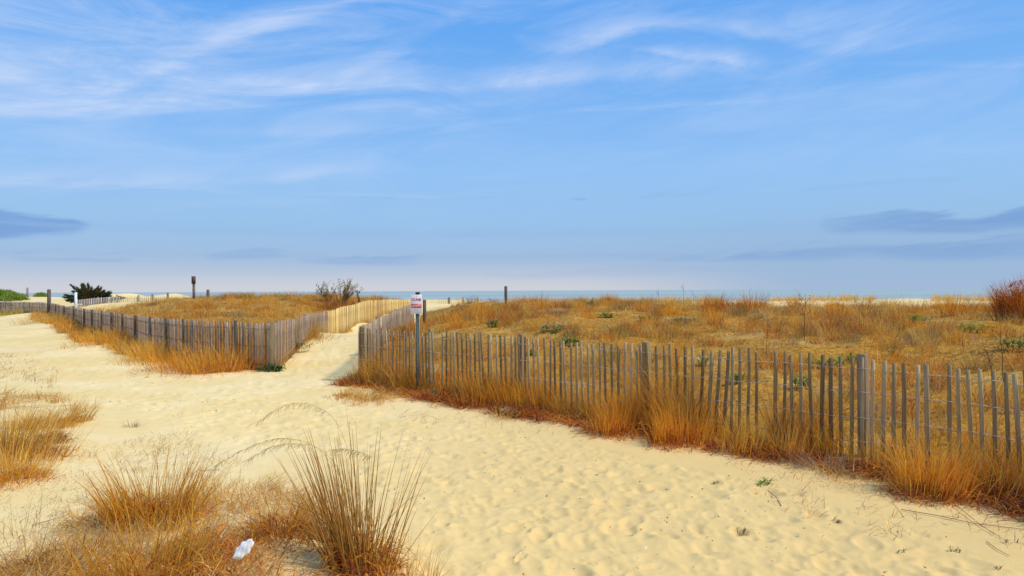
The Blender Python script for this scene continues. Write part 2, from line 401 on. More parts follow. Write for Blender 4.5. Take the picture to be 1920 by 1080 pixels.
def child_local(o, parent):
    """geometry was built in world space: shift it so that it hangs at the parent's origin"""
    p = np.array(parent.location, np.float32)
    n_ = len(o.data.vertices); a = np.empty(n_ * 3, np.float32); o.data.vertices.foreach_get('co', a)
    o.data.vertices.foreach_set('co', (a.reshape(-1, 3) - p).ravel()); o.data.update()
    o.parent = parent
    return o

# ---------------------------------------------------------------- materials
def mat_new(name):
    m = bpy.data.materials.new(name); m.use_nodes = True; m.node_tree.nodes.clear(); return m, N(m.node_tree)
def out(nn, sh):
    o = nn.new('ShaderNodeOutputMaterial'); nn.t.links.new(sh, o.inputs[0]); return o
def grass_mat(name, trans=.35, gloss=0.0):
    m, nn = mat_new(name)
    a = nn.new('ShaderNodeVertexColor', layer_name='Col')
    d = nn.new('ShaderNodeBsdfPrincipled'); d.inputs['Roughness'].default_value = .65; d.inputs['Specular IOR Level'].default_value = .25
    t = nn.new('ShaderNodeBsdfTranslucent')
    nn.t.links.new(a.outputs[0], d.inputs['Base Color']); nn.t.links.new(a.outputs[0], t.inputs[0])
    mx = nn.new('ShaderNodeMixShader'); mx.inputs[0].default_value = trans
    nn.t.links.new(d.outputs[0], mx.inputs[1]); nn.t.links.new(t.outputs[0], mx.inputs[2])
    out(nn, mx.outputs[0]); return m
M_GRASS = grass_mat('dry_grass_blades')
M_LEAF = grass_mat('plant_leaves', .25)
def wood_mat(name, scale=1.0, stain=(.14, .09, .05), amt=.5):
    m, nn = mat_new(name)
    a = nn.new('ShaderNodeVertexColor', layer_name='Col')
    tc_ = nn.new('ShaderNodeTexCoord')
    mp = nn.new('ShaderNodeMapping'); mp.inputs['Scale'].default_value = (60 * scale, 60 * scale, 4 * scale)
    nn.t.links.new(tc_.outputs['Object'], mp.inputs[0])
    g = nn.noise(mp.outputs[0], 1.0, 4, .65)
    g2 = nn.noise(tc_.outputs['Object'], 3.0, 3, .6)
    f = nn.m('MULTIPLY', nn.smooth(g, .40, .68), amt)
    c = nn.mix(f, a.outputs[0], stain)
    c = nn.mix(nn.m('MULTIPLY', nn.smooth(g2, .50, .70), amt * .5), c, (stain[0] * 1.3, stain[1] * 1.3, stain[2] * 1.2))
    d = nn.new('ShaderNodeBsdfPrincipled'); d.inputs['Roughness'].default_value = .85; d.inputs['Specular IOR Level'].default_value = .2
    nn.t.links.new(c, d.inputs['Base Color'])
    bp = nn.new('ShaderNodeBump'); bp.inputs['Strength'].default_value = .5; bp.inputs['Distance'].default_value = .004
    nn.t.links.new(g, bp.inputs['Height']); nn.t.links.new(bp.outputs[0], d.inputs['Normal'])
    out(nn, d.outputs[0]); return m
M_WOOD = wood_mat('weathered_wood')
M_NEWWOOD = wood_mat('fresh_wood', 1.0, (.62, .38, .15), .4)
def plain(name, col, rough=.6, metal=0.0, noise=0.0, nscale=20):
    m, nn = mat_new(name)
    d = nn.new('ShaderNodeBsdfPrincipled'); d.inputs['Roughness'].default_value = rough; d.inputs['Metallic'].default_value = metal
    tc_ = nn.new('ShaderNodeTexCoord')
    g = nn.noise(tc_.outputs['Object'], nscale, 4, .6)
    c = nn.mix(nn.m('MULTIPLY', nn.smooth(g, .35, .7), noise), tuple(col), tuple(x * .45 for x in col))
    nn.t.links.new(c, d.inputs['Base Color']); out(nn, d.outputs[0]); return m
M_WIRE = plain('fence_wire', (.62, .50, .36), .5, .1, .3)
M_WIRED = plain('dark_fence_wire', (.10, .085, .075), .6, .2, .3)
M_STEEL = plain('galvanised_steel', (.42, .43, .36), .5, .5, .5, 30)
M_SIGNW = plain('white_sign_paint', (.82, .80, .82), .45, 0, .12, 12)
M_SIGNR = plain('red_sign_paint', (.62, .06, .09), .45, 0, .15, 12)
M_BLACK = plain('black_rubber', (.02, .02, .022), .6)
M_SCRAP = plain('white_plastic', (.90, .88, .82), .6, 0, .03, 30)
M_STONE = plain('grey_stone', (.52, .47, .40), .8, 0, .6, 14)
M_BARK = plain('grey_bark', (.16, .11, .08), .9, 0, .5, 30)
M_WHITEP = plain('white_post_paint', (.78, .84, .86), .5, 0, .3, 10)

# ---------------------------------------------------------------- ground
def sand_material():
    m, nn = mat_new('beach_sand')
    at = nn.new('ShaderNodeAttribute', attribute_name='litter')
    tc_ = nn.new('ShaderNodeTexCoord'); v = tc_.outputs['Object']
    big = nn.noise(v, .55, 4, .55); mid = nn.noise(v, 4.0, 5, .6); fine = nn.noise(v, 60, 4, .7); grit = nn.noise(v, 260, 2, .6)
    c = nn.mix(nn.smooth(big, .35, .68), (.82, .61, .255), (.89, .705, .36))
    c = nn.mix(nn.m('MULTIPLY', nn.smooth(mid, .45, .72), .35), c, (.74, .52, .18))
    sp = nn.noise(v, 38, 2, .5)
    c = nn.mix(nn.m('MULTIPLY', nn.smooth(sp, .70, .76), .55), c, (.34, .24, .13))
    c = nn.mix(nn.m('MULTIPLY', nn.smooth(grit, .56, .72), .5), c, (.45, .32, .15))
    c = nn.mix(nn.m('MULTIPLY', nn.smooth(fine, .58, .75), .35), c, (.95, .84, .6))
    sx = nn.new('ShaderNodeSeparateXYZ'); nn.t.links.new(v, sx.inputs[0])
    tan = nn.m('MULTIPLY', nn.smooth(nn.m('ADD', sx.outputs[0], nn.m('MULTIPLY', nn.m('SUBTRACT', big, .5), 3.0)), -3.0, .8), nn.smooth(sx.outputs[1], 12, 6))  # light falloff painted into the sand colour: deeper tan near and right
    c = nn.mix(nn.m('MULTIPLY', nn.smooth(big, .4, .6, .7, 1.0), nn.m('MULTIPLY', tan, .8)), c, (.73, .50, .185))
    # straw litter between the plants
    l1 = nn.noise(v, 1.1, 5, .6, .5); l2 = nn.noise(v, 14, 4, .65, 1.0); l3 = nn.noise(v, 5, 4, .6, .8)
    lc = nn.mix(nn.smooth(l2, .35, .65), (.20, .085, .015), (.56, .30, .04))
    lc = nn.mix(nn.m('MULTIPLY', nn.smooth(l3, .5, .7), .6), lc, (.44, .18, .02))
    lc = nn.mix(nn.m('MULTIPLY', nn.smooth(l1, .5, .72), .5), lc, (.68, .48, .16))
    thr = nn.m('SUBTRACT', 1.08, at.outputs['Fac'])
    brk = nn.m('ADD', nn.m('MULTIPLY', l1, .55), nn.m('MULTIPLY', l2, .45))
    f = nn.smooth(brk, nn.m('SUBTRACT', nn.m('ADD', .02, nn.m('MULTIPLY', thr, .75)), .06), nn.m('ADD', nn.m('ADD', .02, nn.m('MULTIPLY', thr, .75)), .10))
    f = nn.m('MULTIPLY', f, nn.smooth(at.outputs['Fac'], .02, .15))
    c = nn.mix(f, c, lc)
    d = nn.new('ShaderNodeBsdfPrincipled'); d.inputs['Roughness'].default_value = .95; d.inputs['Specular IOR Level'].default_value = .1
    nn.t.links.new(c, d.inputs['Base Color'])
    b1 = nn.new('ShaderNodeBump'); b1.inputs['Strength'].default_value = .6; b1.inputs['Distance'].default_value = .024
    hh = nn.m('ADD', nn.m('ADD', nn.m('MULTIPLY', mid, .55), nn.m('MULTIPLY', nn.noise(v, 13, 4, .6, .4), .35)), nn.m('MULTIPLY', fine, .10))
    nn.t.links.new(hh, b1.inputs['Height']); nn.t.links.new(b1.outputs[0], d.inputs['Normal'])
    out(nn, d.outputs[0]); return m

ang = np.concatenate([np.linspace(-180, -44, 70, endpoint=False), np.arange(-44, 44, .14), np.linspace(44, 180, 70, endpoint=False)])
rad = [.02, .1, .25, .5, .8]
while rad[-1] < 2.5: rad.append(rad[-1] * 1.0085)
while rad[-1] < 12: rad.append(rad[-1] * 1.0045)
while rad[-1] < 70: rad.append(rad[-1] * 1.0085)
while rad[-1] < 4000: rad.append(rad[-1] * 1.05)
rad = np.array(rad)
A_, R_ = np.meshgrid(np.radians(ang), rad)
GX = (R_ * np.sin(A_)).ravel(); GY = (R_ * np.cos(A_)).ravel()
GZ = gz(GX, GY)
# footprints and scuffs trodden into the path
path_poly = [g0(1250, 1150), g0(750, 1150), g0(800, 1000), g0(620, 860), g0(420, 830), g0(180, 760), g0(60, 690), g0(0, 640), g0(70, 615), g0(250, 685), g0(430, 715), g0(545, 690), g0(640, 640), g0(662, 640), g0(620, 750), g0(860, 790), g0(1080, 830), g0(1300, 880), g0(1500, 930), g0(1750, 1010), g0(1950, 1100), g0(1950, 1150)]
near = np.where((GY > 1.5) & (GY < 22) & (np.abs(GX) < 16))[0]
nx, ny = GX[near], GY[near]
onp = inpoly(nx, ny, path_poly)
near = near[onp]; nx, ny = GX[near], GY[near]
dzz = np.zeros(len(near))
xs = rng.uniform(-13, 4.5, 30000); ys = 2.2 + 18 * rng.rand(30000) ** 1.6
ok = inpoly(xs, ys, path_poly); xs, ys = xs[ok][:3800], ys[ok][:3800]
order = np.argsort(ny); nys = ny[order]
for x0, y0 in zip(xs, ys):
    a = rng.uniform(.05, .15) * (1 + max(0, y0 - 6) * .05); b = a * rng.uniform(.45, .8); th = rng.normal(2.2, .6)
    lo, hi = np.searchsorted(nys, (y0 - 2.2 * a, y0 + 2.2 * a))
    idx = order[lo:hi]; idx = idx[np.abs(nx[idx] - x0) < 2.2 * a]
    if not len(idx): continue
    u = (nx[idx] - x0) * math.cos(th) + (ny[idx] - y0) * math.sin(th); w = -(nx[idx] - x0) * math.sin(th) + (ny[idx] - y0) * math.cos(th)
    q = np.sqrt((u / a) ** 2 + (w / b) ** 2)
    dep = rng.uniform(.002, .0075) if rng.rand() < .93 else rng.uniform(.010, .017) * (1 if y0 < 6 else .8)
    dzz[idx] += -dep * np.exp(-q ** 4 * 1.2) + dep * .55 * np.exp(-(q - 1.2) ** 2 * 16)
dzz += (fbm(nx * 2.6, ny * 2.6, 12, 4) - .5) * .030 + (fbm(nx * 9, ny * 9, 14, 3) - .5) * .012
GZ[near] += dzz
na, nr = len(ang), len(rad)
ii = np.arange(nr - 1)[:, None] * na + np.arange(na)[None, :]
jj = np.arange(nr - 1)[:, None] * na + ((np.arange(na) + 1) % na)[None, :]
FQ = np.stack([ii, ii + na, jj + na, jj], -1).reshape(-1, 4)[:, ::-1]
ground = np_mesh('ground', np.stack([GX, GY, GZ], 1), FQ[:, ::-1], None, sand_material(), smooth=True)
la = ground.data.attributes.new('litter', 'FLOAT', 'POINT')
LT = litter(GX, GY)
la.data.foreach_set('value', LT.astype(np.float32))
tag(ground, 'pale yellow beach sand with a trodden path and low dunes', kind='structure')

# ---------------------------------------------------------------- sea
def sea_material():
    m, nn = mat_new('sea_water')
    tc_ = nn.new('ShaderNodeTexCoord')
    mp = nn.new('ShaderNodeMapping'); mp.inputs['Scale'].default_value = (.02, .09, .05); nn.t.links.new(tc_.outputs['Object'], mp.inputs[0])
    g = nn.noise(mp.outputs[0], 1.0, 6, .6)
    mp2 = nn.new('ShaderNodeMapping'); mp2.inputs['Scale'].default_value = (.0012, .006, .05); nn.t.links.new(tc_.outputs['Object'], mp2.inputs[0])
    g2 = nn.noise(mp2.outputs[0], 1.0, 4, .6)
    c = nn.mix(nn.smooth(g2, .35, .65), (.29, .38, .36), (.40, .47, .44))
    d = nn.new('ShaderNodeBsdfPrincipled'); d.inputs['Roughness'].default_value = .55; d.inputs['IOR'].default_value = 1.25
    nn.t.links.new(c, d.inputs['Base Color'])
    b = nn.new('ShaderNodeBump'); b.inputs['Strength'].default_value = .6; b.inputs['Distance'].default_value = .5
    nn.t.links.new(g, b.inputs['Height']); nn.t.links.new(b.outputs[0], d.inputs['Normal'])
    out(nn, d.outputs[0]); return m
sv = []; sf = []
rr = [30, 60, 120, 200, 400, 800, 1600, 3200, 8000, 20000, 50000]
for r_ in rr:
    for k in range(96):
        a = 2 * math.pi * k / 96; sv.append((r_ * math.sin(a), r_ * math.cos(a), -4.4))
for i in range(len(rr) - 1):
    for k in range(96): sf.append([i * 96 + k, i * 96 + (k + 1) % 96, (i + 1) * 96 + (k + 1) % 96, (i + 1) * 96 + k])
sea = np_mesh('sea', sv, np.array(sf)[:, ::-1], None, sea_material())
tag(sea, 'calm pale teal sea on the horizon', kind='structure')

# ---------------------------------------------------------------- grass blades
def blades(base, az_, lean, bend, L, w, col, segs=3, sides=0, tip=.15, tipcol=None):
    n_ = len(base)
    hx, hy = np.sin(az_), np.cos(az_)
    p = base.copy(); pts = [p.copy()]
    for k in range(segs):
        th = lean + bend * ((k + .5) / segs) ** 1.3
        st = L / segs
        p = p + np.stack([hx * np.sin(th) * st, hy * np.sin(th) * st, np.cos(th) * st], 1)
        p[:, 2] = np.maximum(p[:, 2], base[:, 2] + .004)
        pts.append(p.copy())
    pts = np.stack(pts, 1)                                # n, segs+1, 3
    K = segs + 1
    tw = rng.uniform(0, 2 * np.pi, n_)
    wk = 1 - (1 - tip) * (np.arange(K) / segs) ** 1.6
    if not sides:
        sd = np.stack([np.cos(tw), np.sin(tw), rng.uniform(-.3, .3, n_)], 1) * (w / 2)[:, None]
        off = sd[:, None, :] * wk[None, :, None]
        V = np.stack([pts - off, pts + off], 2).reshape(-1, 3)   # n,K,2
        b = (np.arange(n_) * K * 2)[:, None] + (np.arange(segs) * 2)[None, :]
        Fq = np.stack([b, b + 1, b + 3, b + 2], -1).reshape(-1, 4)
        per = 2
    else:
        V = []
        for j in range(sides):
            t = tw + 2 * np.pi * j / sides
            # ring perpendicular-ish to the blade
            e1 = np.stack([-hy, hx, np.zeros(n_)], 1); e2 = np.stack([hx * np.cos(lean), hy * np.cos(lean), -np.sin(lean)], 1)
            o_ = (e1 * np.cos(t)[:, None] + e2 * np.sin(t)[:, None]) * (w / 2)[:, None]
            V.append(pts + o_[:, None, :] * wk[None, :, None])
        V = np.stack(V, 2).reshape(-1, 3)
        b = (np.arange(n_) * K * sides)[:, None] + (np.arange(segs) * sides)[None, :]
        qs = []
        for j in range(sides):
            j2 = (j + 1) % sides
            qs.append(np.stack([b + j, b + j2, b + sides + j2, b + sides + j], -1))
        Fq = np.stack(qs, 2).reshape(-1, 4)
        per = sides
    Cc = np.repeat(col, K * per, axis=0)
    return V, Fq, Cc
def joinp(parts):
    V = []; Fq = []; Cc = []; o_ = 0
    for v, f, c in parts:
        V.append(v); Fq.append(f + o_); Cc.append(c); o_ += len(v)
    return np.concatenate(V), np.concatenate(Fq), np.concatenate(Cc)

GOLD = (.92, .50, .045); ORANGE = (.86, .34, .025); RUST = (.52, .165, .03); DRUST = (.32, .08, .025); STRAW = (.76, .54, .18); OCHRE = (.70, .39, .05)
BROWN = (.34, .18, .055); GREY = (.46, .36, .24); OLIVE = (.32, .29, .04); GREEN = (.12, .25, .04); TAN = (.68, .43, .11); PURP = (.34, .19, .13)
def pick(pal, n_, jit=.18, idx=None):
    pal = np.array(pal)
    if idx is None: idx = rng.randint(0, len(pal), n_)
    return np.clip(pal[idx] * (1 + rng.uniform(-jit, jit, (n_, 1))) * (1 + rng.uniform(-.05, .05, (n_, 3))), 0, 1)

def scatter(name, label, poly, dens, d0, pals, hmul=1.0, tuft=9, mat_frac=.45, hgt=(.12, .32), jit=True, extra=None, rad_=.07, tilt=.35, wid=.0045, tall=None, gaps=.40):
    """ground cover nobody could count: many small tufts and fallen blades, as one object"""
    xs = [p[0] for p in poly]; ys = [p[1] for p in poly]
    area = (max(xs) - min(xs)) * (max(ys) - min(ys))
    nn_ = int(area * dens)
    X = rng.uniform(min(xs), max(xs), nn_); Y = rng.uniform(min(ys), max(ys), nn_)
    if jit:
        a, b = wjit(X, Y, .25, 1.3)
    else: a, b = X, Y
    k = inpoly(a, b, poly)
    if extra is not None: k &= extra(X, Y)
    d = np.hypot(X, Y)
    acc = np.minimum(1, (d0 / d) ** 1.25)
    k &= rng.rand(nn_) < acc
    k &= fbm(X * .9, Y * .9, 31, 3) > gaps
    # nothing where the picture can never look
    k &= (np.abs(X) < .95 * Y + 2.5)
    X, Y, acc, d = X[k], Y[k], acc[k], d[k]
    nt_ = len(X)
    f1 = fbm(X * .3, Y * .45, 21, 3); f2 = fbm(X * .95, Y * 1.3, 23, 3)
    pi = np.clip(((f1 - .30) / .4 * .55 + (f2 - .3) / .4 * .45 + rng.normal(0, .10, nt_)) * len(pals), 0, len(pals) - 1).astype(int)
    H = hgt[0] + (hgt[1] - hgt[0]) * np.clip((f2 - .25) / .5 + rng.normal(0, .2, nt_), 0, 1.3)
    if tall is not None: H = H * tall(X, Y)
    tx = np.repeat(X, tuft); ty = np.repeat(Y, tuft); m = len(tx)
    th = rng.uniform(0, 2 * np.pi, m); r_ = rad_ * np.sqrt(rng.rand(m)) * np.repeat(1 / np.sqrt(acc), tuft) ** .7
    bx = tx + np.sin(th) * r_; by = ty + np.cos(th) * r_
    isflat = rng.rand(m) < mat_frac
    lean = np.where(isflat, rng.uniform(1.0, 1.5, m), np.abs(rng.normal(tilt, .22, m)))
    bend = np.where(isflat, rng.uniform(-.2, .3, m), rng.uniform(.1, 1.1, m))
    azz = np.where(isflat, rng.normal(1.2, 1.3, m), th + rng.normal(0, .8, m))
    L = np.repeat(H, tuft) * rng.uniform(.6, 1.15, m) * hmul
    sc = np.repeat(1 / np.sqrt(acc), tuft)
    w_ = wid * rng.uniform(.7, 1.4, m) * sc
    bz = gz(bx, by) - .01 + np.where(isflat, rng.uniform(0, .08, m), 0)
    pals_a = np.array([[pals[i][j % len(pals[i])] for j in range(6)] for i in range(len(pals))])
    cc = pals_a[np.repeat(pi, tuft), rng.randint(0, 6, m)]
    cc = np.clip(cc * (1 + rng.uniform(-.25, .25, (m, 1))), 0, 1)
    V, Fq, Cc = blades(np.stack([bx, by, bz], 1), azz, lean, bend, L, w_, cc, 3)
    o = np_mesh(name, V, Fq, Cc, M_GRASS)
    tag(o, label, 'grass', kind='stuff')
    print(name, m, 'blades')
    return o

PALF = [(OCHRE, TAN, GOLD), (ORANGE, GOLD, RUST), (OCHRE, GOLD, STRAW), (STRAW, TAN, OCHRE), (BROWN, OCHRE, RUST), (ORANGE, OCHRE, TAN), (GOLD, OCHRE, OLIVE), (TAN, GREY, PURP), (OCHRE, ORANGE, BROWN)]
scatter('dune_grass', 'dry golden brown grass matting the dune behind the front fence', POLY_C, 36, 9.0, PALF, 1.0, 12, .45, (.08, .34))
scatter('dune_grass', 'dry ochre grass covering the dune behind the left fence', POLY_D, 30, 13.0, PALF, 1.15, 10, .42, (.14, .36), wid=.0055)
def near_front(X, Y, lo=-.36, hi=.34):
    k = np.zeros(X.shape, bool)
    for a, b in zip(FRONTW[:-1], FRONTW[1:]):
        dx_, dy_ = b[0] - a[0], b[1] - a[1]; L2 = dx_ * dx_ + dy_ * dy_; L = math.sqrt(L2)
        t = ((X - a[0]) * dx_ + (Y - a[1]) * dy_) / L2
        dd = ((Y - a[1]) * dx_ - (X - a[0]) * dy_) / L
        w = .8 + .5 * (fbm(X * .8, Y * .8, 77, 2) - .5)
        k |= (t >= 0) & (t < 1) & (dd > lo * w) & (dd < hi)
    return k
FB = [(-3.2, 12.4), (5.5, 8.6), (5.5, 1.5), (3.4, 1.5), (2.6, 4.2), (-3.2, 10)]
PALT = [(ORANGE, OCHRE, TAN), (ORANGE, GOLD, OCHRE), (GOLD, ORANGE, RUST), (TAN, OCHRE, BROWN), (ORANGE, RUST, GOLD), (ORANGE, GOLD, (.70, .26, .03))]
scatter('fence_grass', 'tall golden grass growing through the whole length of the front fence', FB, 400, 7.0, PALT, 1.0, 7, .0, (.20, .60), jit=False, gaps=.27, extra=near_front, tilt=.14, wid=.005, rad_=.05, tall=lambda X, Y: .52 + .80 * sstep(.38, .58, fbm(X * 1.1, Y * 1.1, 55, 3)))
scatter('fence_grass', 'curled rust coloured blades at the foot of the front fence', FB, 400, 7.0, [(RUST, ORANGE, DRUST), (RUST, DRUST, (.22, .05, .02)), (ORANGE, RUST, DRUST)], 1.0, 10, .15, (.12, .26), jit=False, gaps=.30, extra=lambda X, Y: near_front(X, Y, -.72, -.22), tilt=1.0, wid=.010, rad_=.07)
TUS = [(ORANGE, RUST, GOLD), (ORANGE, (.70, .24, .025), GOLD), (BROWN, OCHRE, RUST), (GOLD, ORANGE, OCHRE), (RUST, DRUST, ORANGE), (BROWN, PURP, OLIVE), (STRAW, TAN, GOLD), (ORANGE, GOLD, RUST)]
scatter('dune_tussocks', 'rounded orange and brown grass tussocks scattered over the right dune', POLY_C, 3.4, 14.0, TUS, 1.0, 85, .12, (.14, .50), rad_=.16, wid=.0055, tilt=.34)
scatter('dune_tussocks', 'rounded orange and brown grass tussocks scattered over the left dune', POLY_D, 1.9, 20.0, TUS, 1.0, 80, .12, (.18, .45), rad_=.20, wid=.006, tilt=.45)
scatter('dune_weeds', 'dark brown and purple low weeds patched over the right dune', POLY_C, 17, 12.0, [(PURP, BROWN, DRUST), (BROWN, (.22, .13, .06), OLIVE)], 1.0, 16, .2, (.08, .20), rad_=.10, wid=.005, extra=lambda X, Y: fbm(X * .5, Y * .9, 88, 3) > .53)
scatter('dune_weeds', 'dark brown and olive low weeds patched over the left dune', POLY_D, 7, 18.0, [(PURP, BROWN, DRUST), (BROWN, (.22, .13, .06), OLIVE)], 1.0, 16, .2, (.10, .26), rad_=.12, wid=.006, extra=lambda X, Y: fbm(X * .5, Y * .9, 89, 3) > .55)
POLY_S = [pt(150, 31, 0)[:2], pt(215, 25.5, 0)[:2], pt(300, 20.5, 0)[:2], pt(330, 40, 0)[:2], pt(300, 43, 0)[:2], pt(150, 42, 0)[:2]]
scatter('pale_dune_grass', 'pale straw coloured grass on the sandy slope behind the far part of the left fence', POLY_S, 22, 18.0, [(STRAW, TAN, OCHRE), (STRAW, GOLD, TAN), (STRAW, (.82, .64, .3), OCHRE)], 1.0, 10, .25, (.14, .40), wid=.007)
def not_bare(X, Y):
    q = 960 + F * X / np.maximum(Y, 1)
    return ~(((q > 1350) & (q < 1440)) | ((q > 1640) & (q < 1750)))
POLY_R = [pt(980, 31, 0)[:2], pt(1500, 29, 0)[:2], pt(2100, 25, 0)[:2], pt(2100, 40, 0)[:2], pt(1500, 42, 0)[:2], pt(980, 42, 0)[:2]]
scatter('far_ridge_grass', 'ochre grass on the second ridge between patches of bare sand', POLY_R, 18, 18.0, [(OCHRE, GOLD, TAN), (STRAW, OCHRE, TAN), (ORANGE, OCHRE, GOLD)], 1.0, 10, .15, (.18, .48), wid=.007, extra=not_bare)
PALV = [(OCHRE, STRAW, GOLD), (ORANGE, RUST, GOLD), (GOLD, ORANGE, TAN), (OCHRE, TAN, BROWN), (ORANGE, OCHRE, RUST)]
def tallA(X, Y):   # higher towards the fence corner and lower at the sand's edge
    return .75 + .6 * sstep(-11, -7, X) * sstep(-5.0, -6.0, X)
scatter('verge_grass', 'strip of rusty dry grass between the left fence and the path', POLY_A, 85, 14.0, PALV, 1.0, 11, .25, (.24, .62), wid=.0065, tall=tallA)
scatter('verge_grass', 'low dry grass and rusty litter along the foot of the front fence', POLY_B, 110, 7.0, [(OCHRE, TAN, STRAW), (RUST, ORANGE, OCHRE), (BROWN, TAN, RUST), (GOLD, OCHRE, TAN)], 1.0, 8, .6, (.08, .24), wid=.004, rad_=.06)
scatter('verge_grass', 'green and yellow grass strip at the far bend of the path', POLY_H, 16, 60.0, [(OLIVE, (.36, .42, .10), OCHRE), ((.40, .45, .12), OLIVE, GOLD), (OCHRE, GOLD, OLIVE)], 1.0, 8, .3, (.25, .55), wid=.016, gaps=.1)
scatter('hummock_litter', 'matted straw and rust coloured litter on the foreground hummock', POLY_E, 400, 4.5, [(TAN, GREY, STRAW), (GREY, BROWN, TAN), (RUST, OCHRE, TAN), (STRAW, TAN, BROWN), (GREY, STRAW, OCHRE)], 1.0, 7, .75, (.06, .17), wid=.003, rad_=.05)
scatter('hummock_litter', 'matted golden and brown litter at the left edge of the sand', POLY_G, 160, 5.5, [(GOLD, TAN, OCHRE), (RUST, OCHRE, TAN), (OCHRE, BROWN, STRAW)], 1.0, 8, .4, (.08, .22), wid=.0035, rad_=.05)
POLY_E2 = [g0(90, 1100), g0(150, 1030), g0(210, 960), g0(330, 915), g0(450, 950), g0(560, 960), g0(600, 1100)]
scatter('hummock_grass', 'loose golden stems rising from the foreground hummock', POLY_E2, 26, 5.0, [(GOLD, OCHRE, TAN), (TAN, STRAW, GOLD), (ORANGE, GOLD, RUST)], 1.0, 14, .1, (.12, .36), wid=.0036, rad_=.07, tilt=.4, gaps=.45)
# thin debris and seedlings scattered on open sand
deb_poly1 = [g0(-150, 905), g0(180, 870), g0(330, 800), g0(430, 870), g0(470, 930), g0(330, 900), g0(200, 960), g0(100, 1040), g0(-80, 1100)]
deb_poly2 = [g0(-200, 680), g0(20, 668), g0(110, 700), g0(90, 735), g0(-200, 745)]
deb_poly3 = [g0(730, 755), g0(900, 780), g0(1100, 800), g0(1300, 850), g0(1600, 930), g0(1950, 1010), g0(1950, 1060), g0(1600, 1010), g0(1300, 890), g0(1050, 822), g0(800, 790)]
for q, (pl, lb, de) in enumerate(((deb_poly1, 'thin twigs and dark seedlings strewn on the sand above the hummock', 130), (deb_poly2, 'brown creeping litter on the sand at the left edge', 110), (deb_poly3, 'sparse straw and twigs strewn on the sand below the front fence', 60))):
    scatter('sand_litter', lb, pl, de, 6.0, [(BROWN, GREY, TAN), (PURP, BROWN, OCHRE), (TAN, GREY, BROWN)], 1.0, 4, .7, (.05, .16), wid=.0032, rad_=.06)
scatter('sand_fragments', 'tiny shell bits and dark crumbs lying on the trodden sand', path_poly, 26, 5.0, [(BROWN, GREY, (.08, .06, .04)), ((.9, .86, .78), BROWN, (.1, .08, .05)), (BROWN, TAN, (.12, .09, .06))], 1.0, 1, 1.0, (.008, .022), wid=.010, rad_=.01)

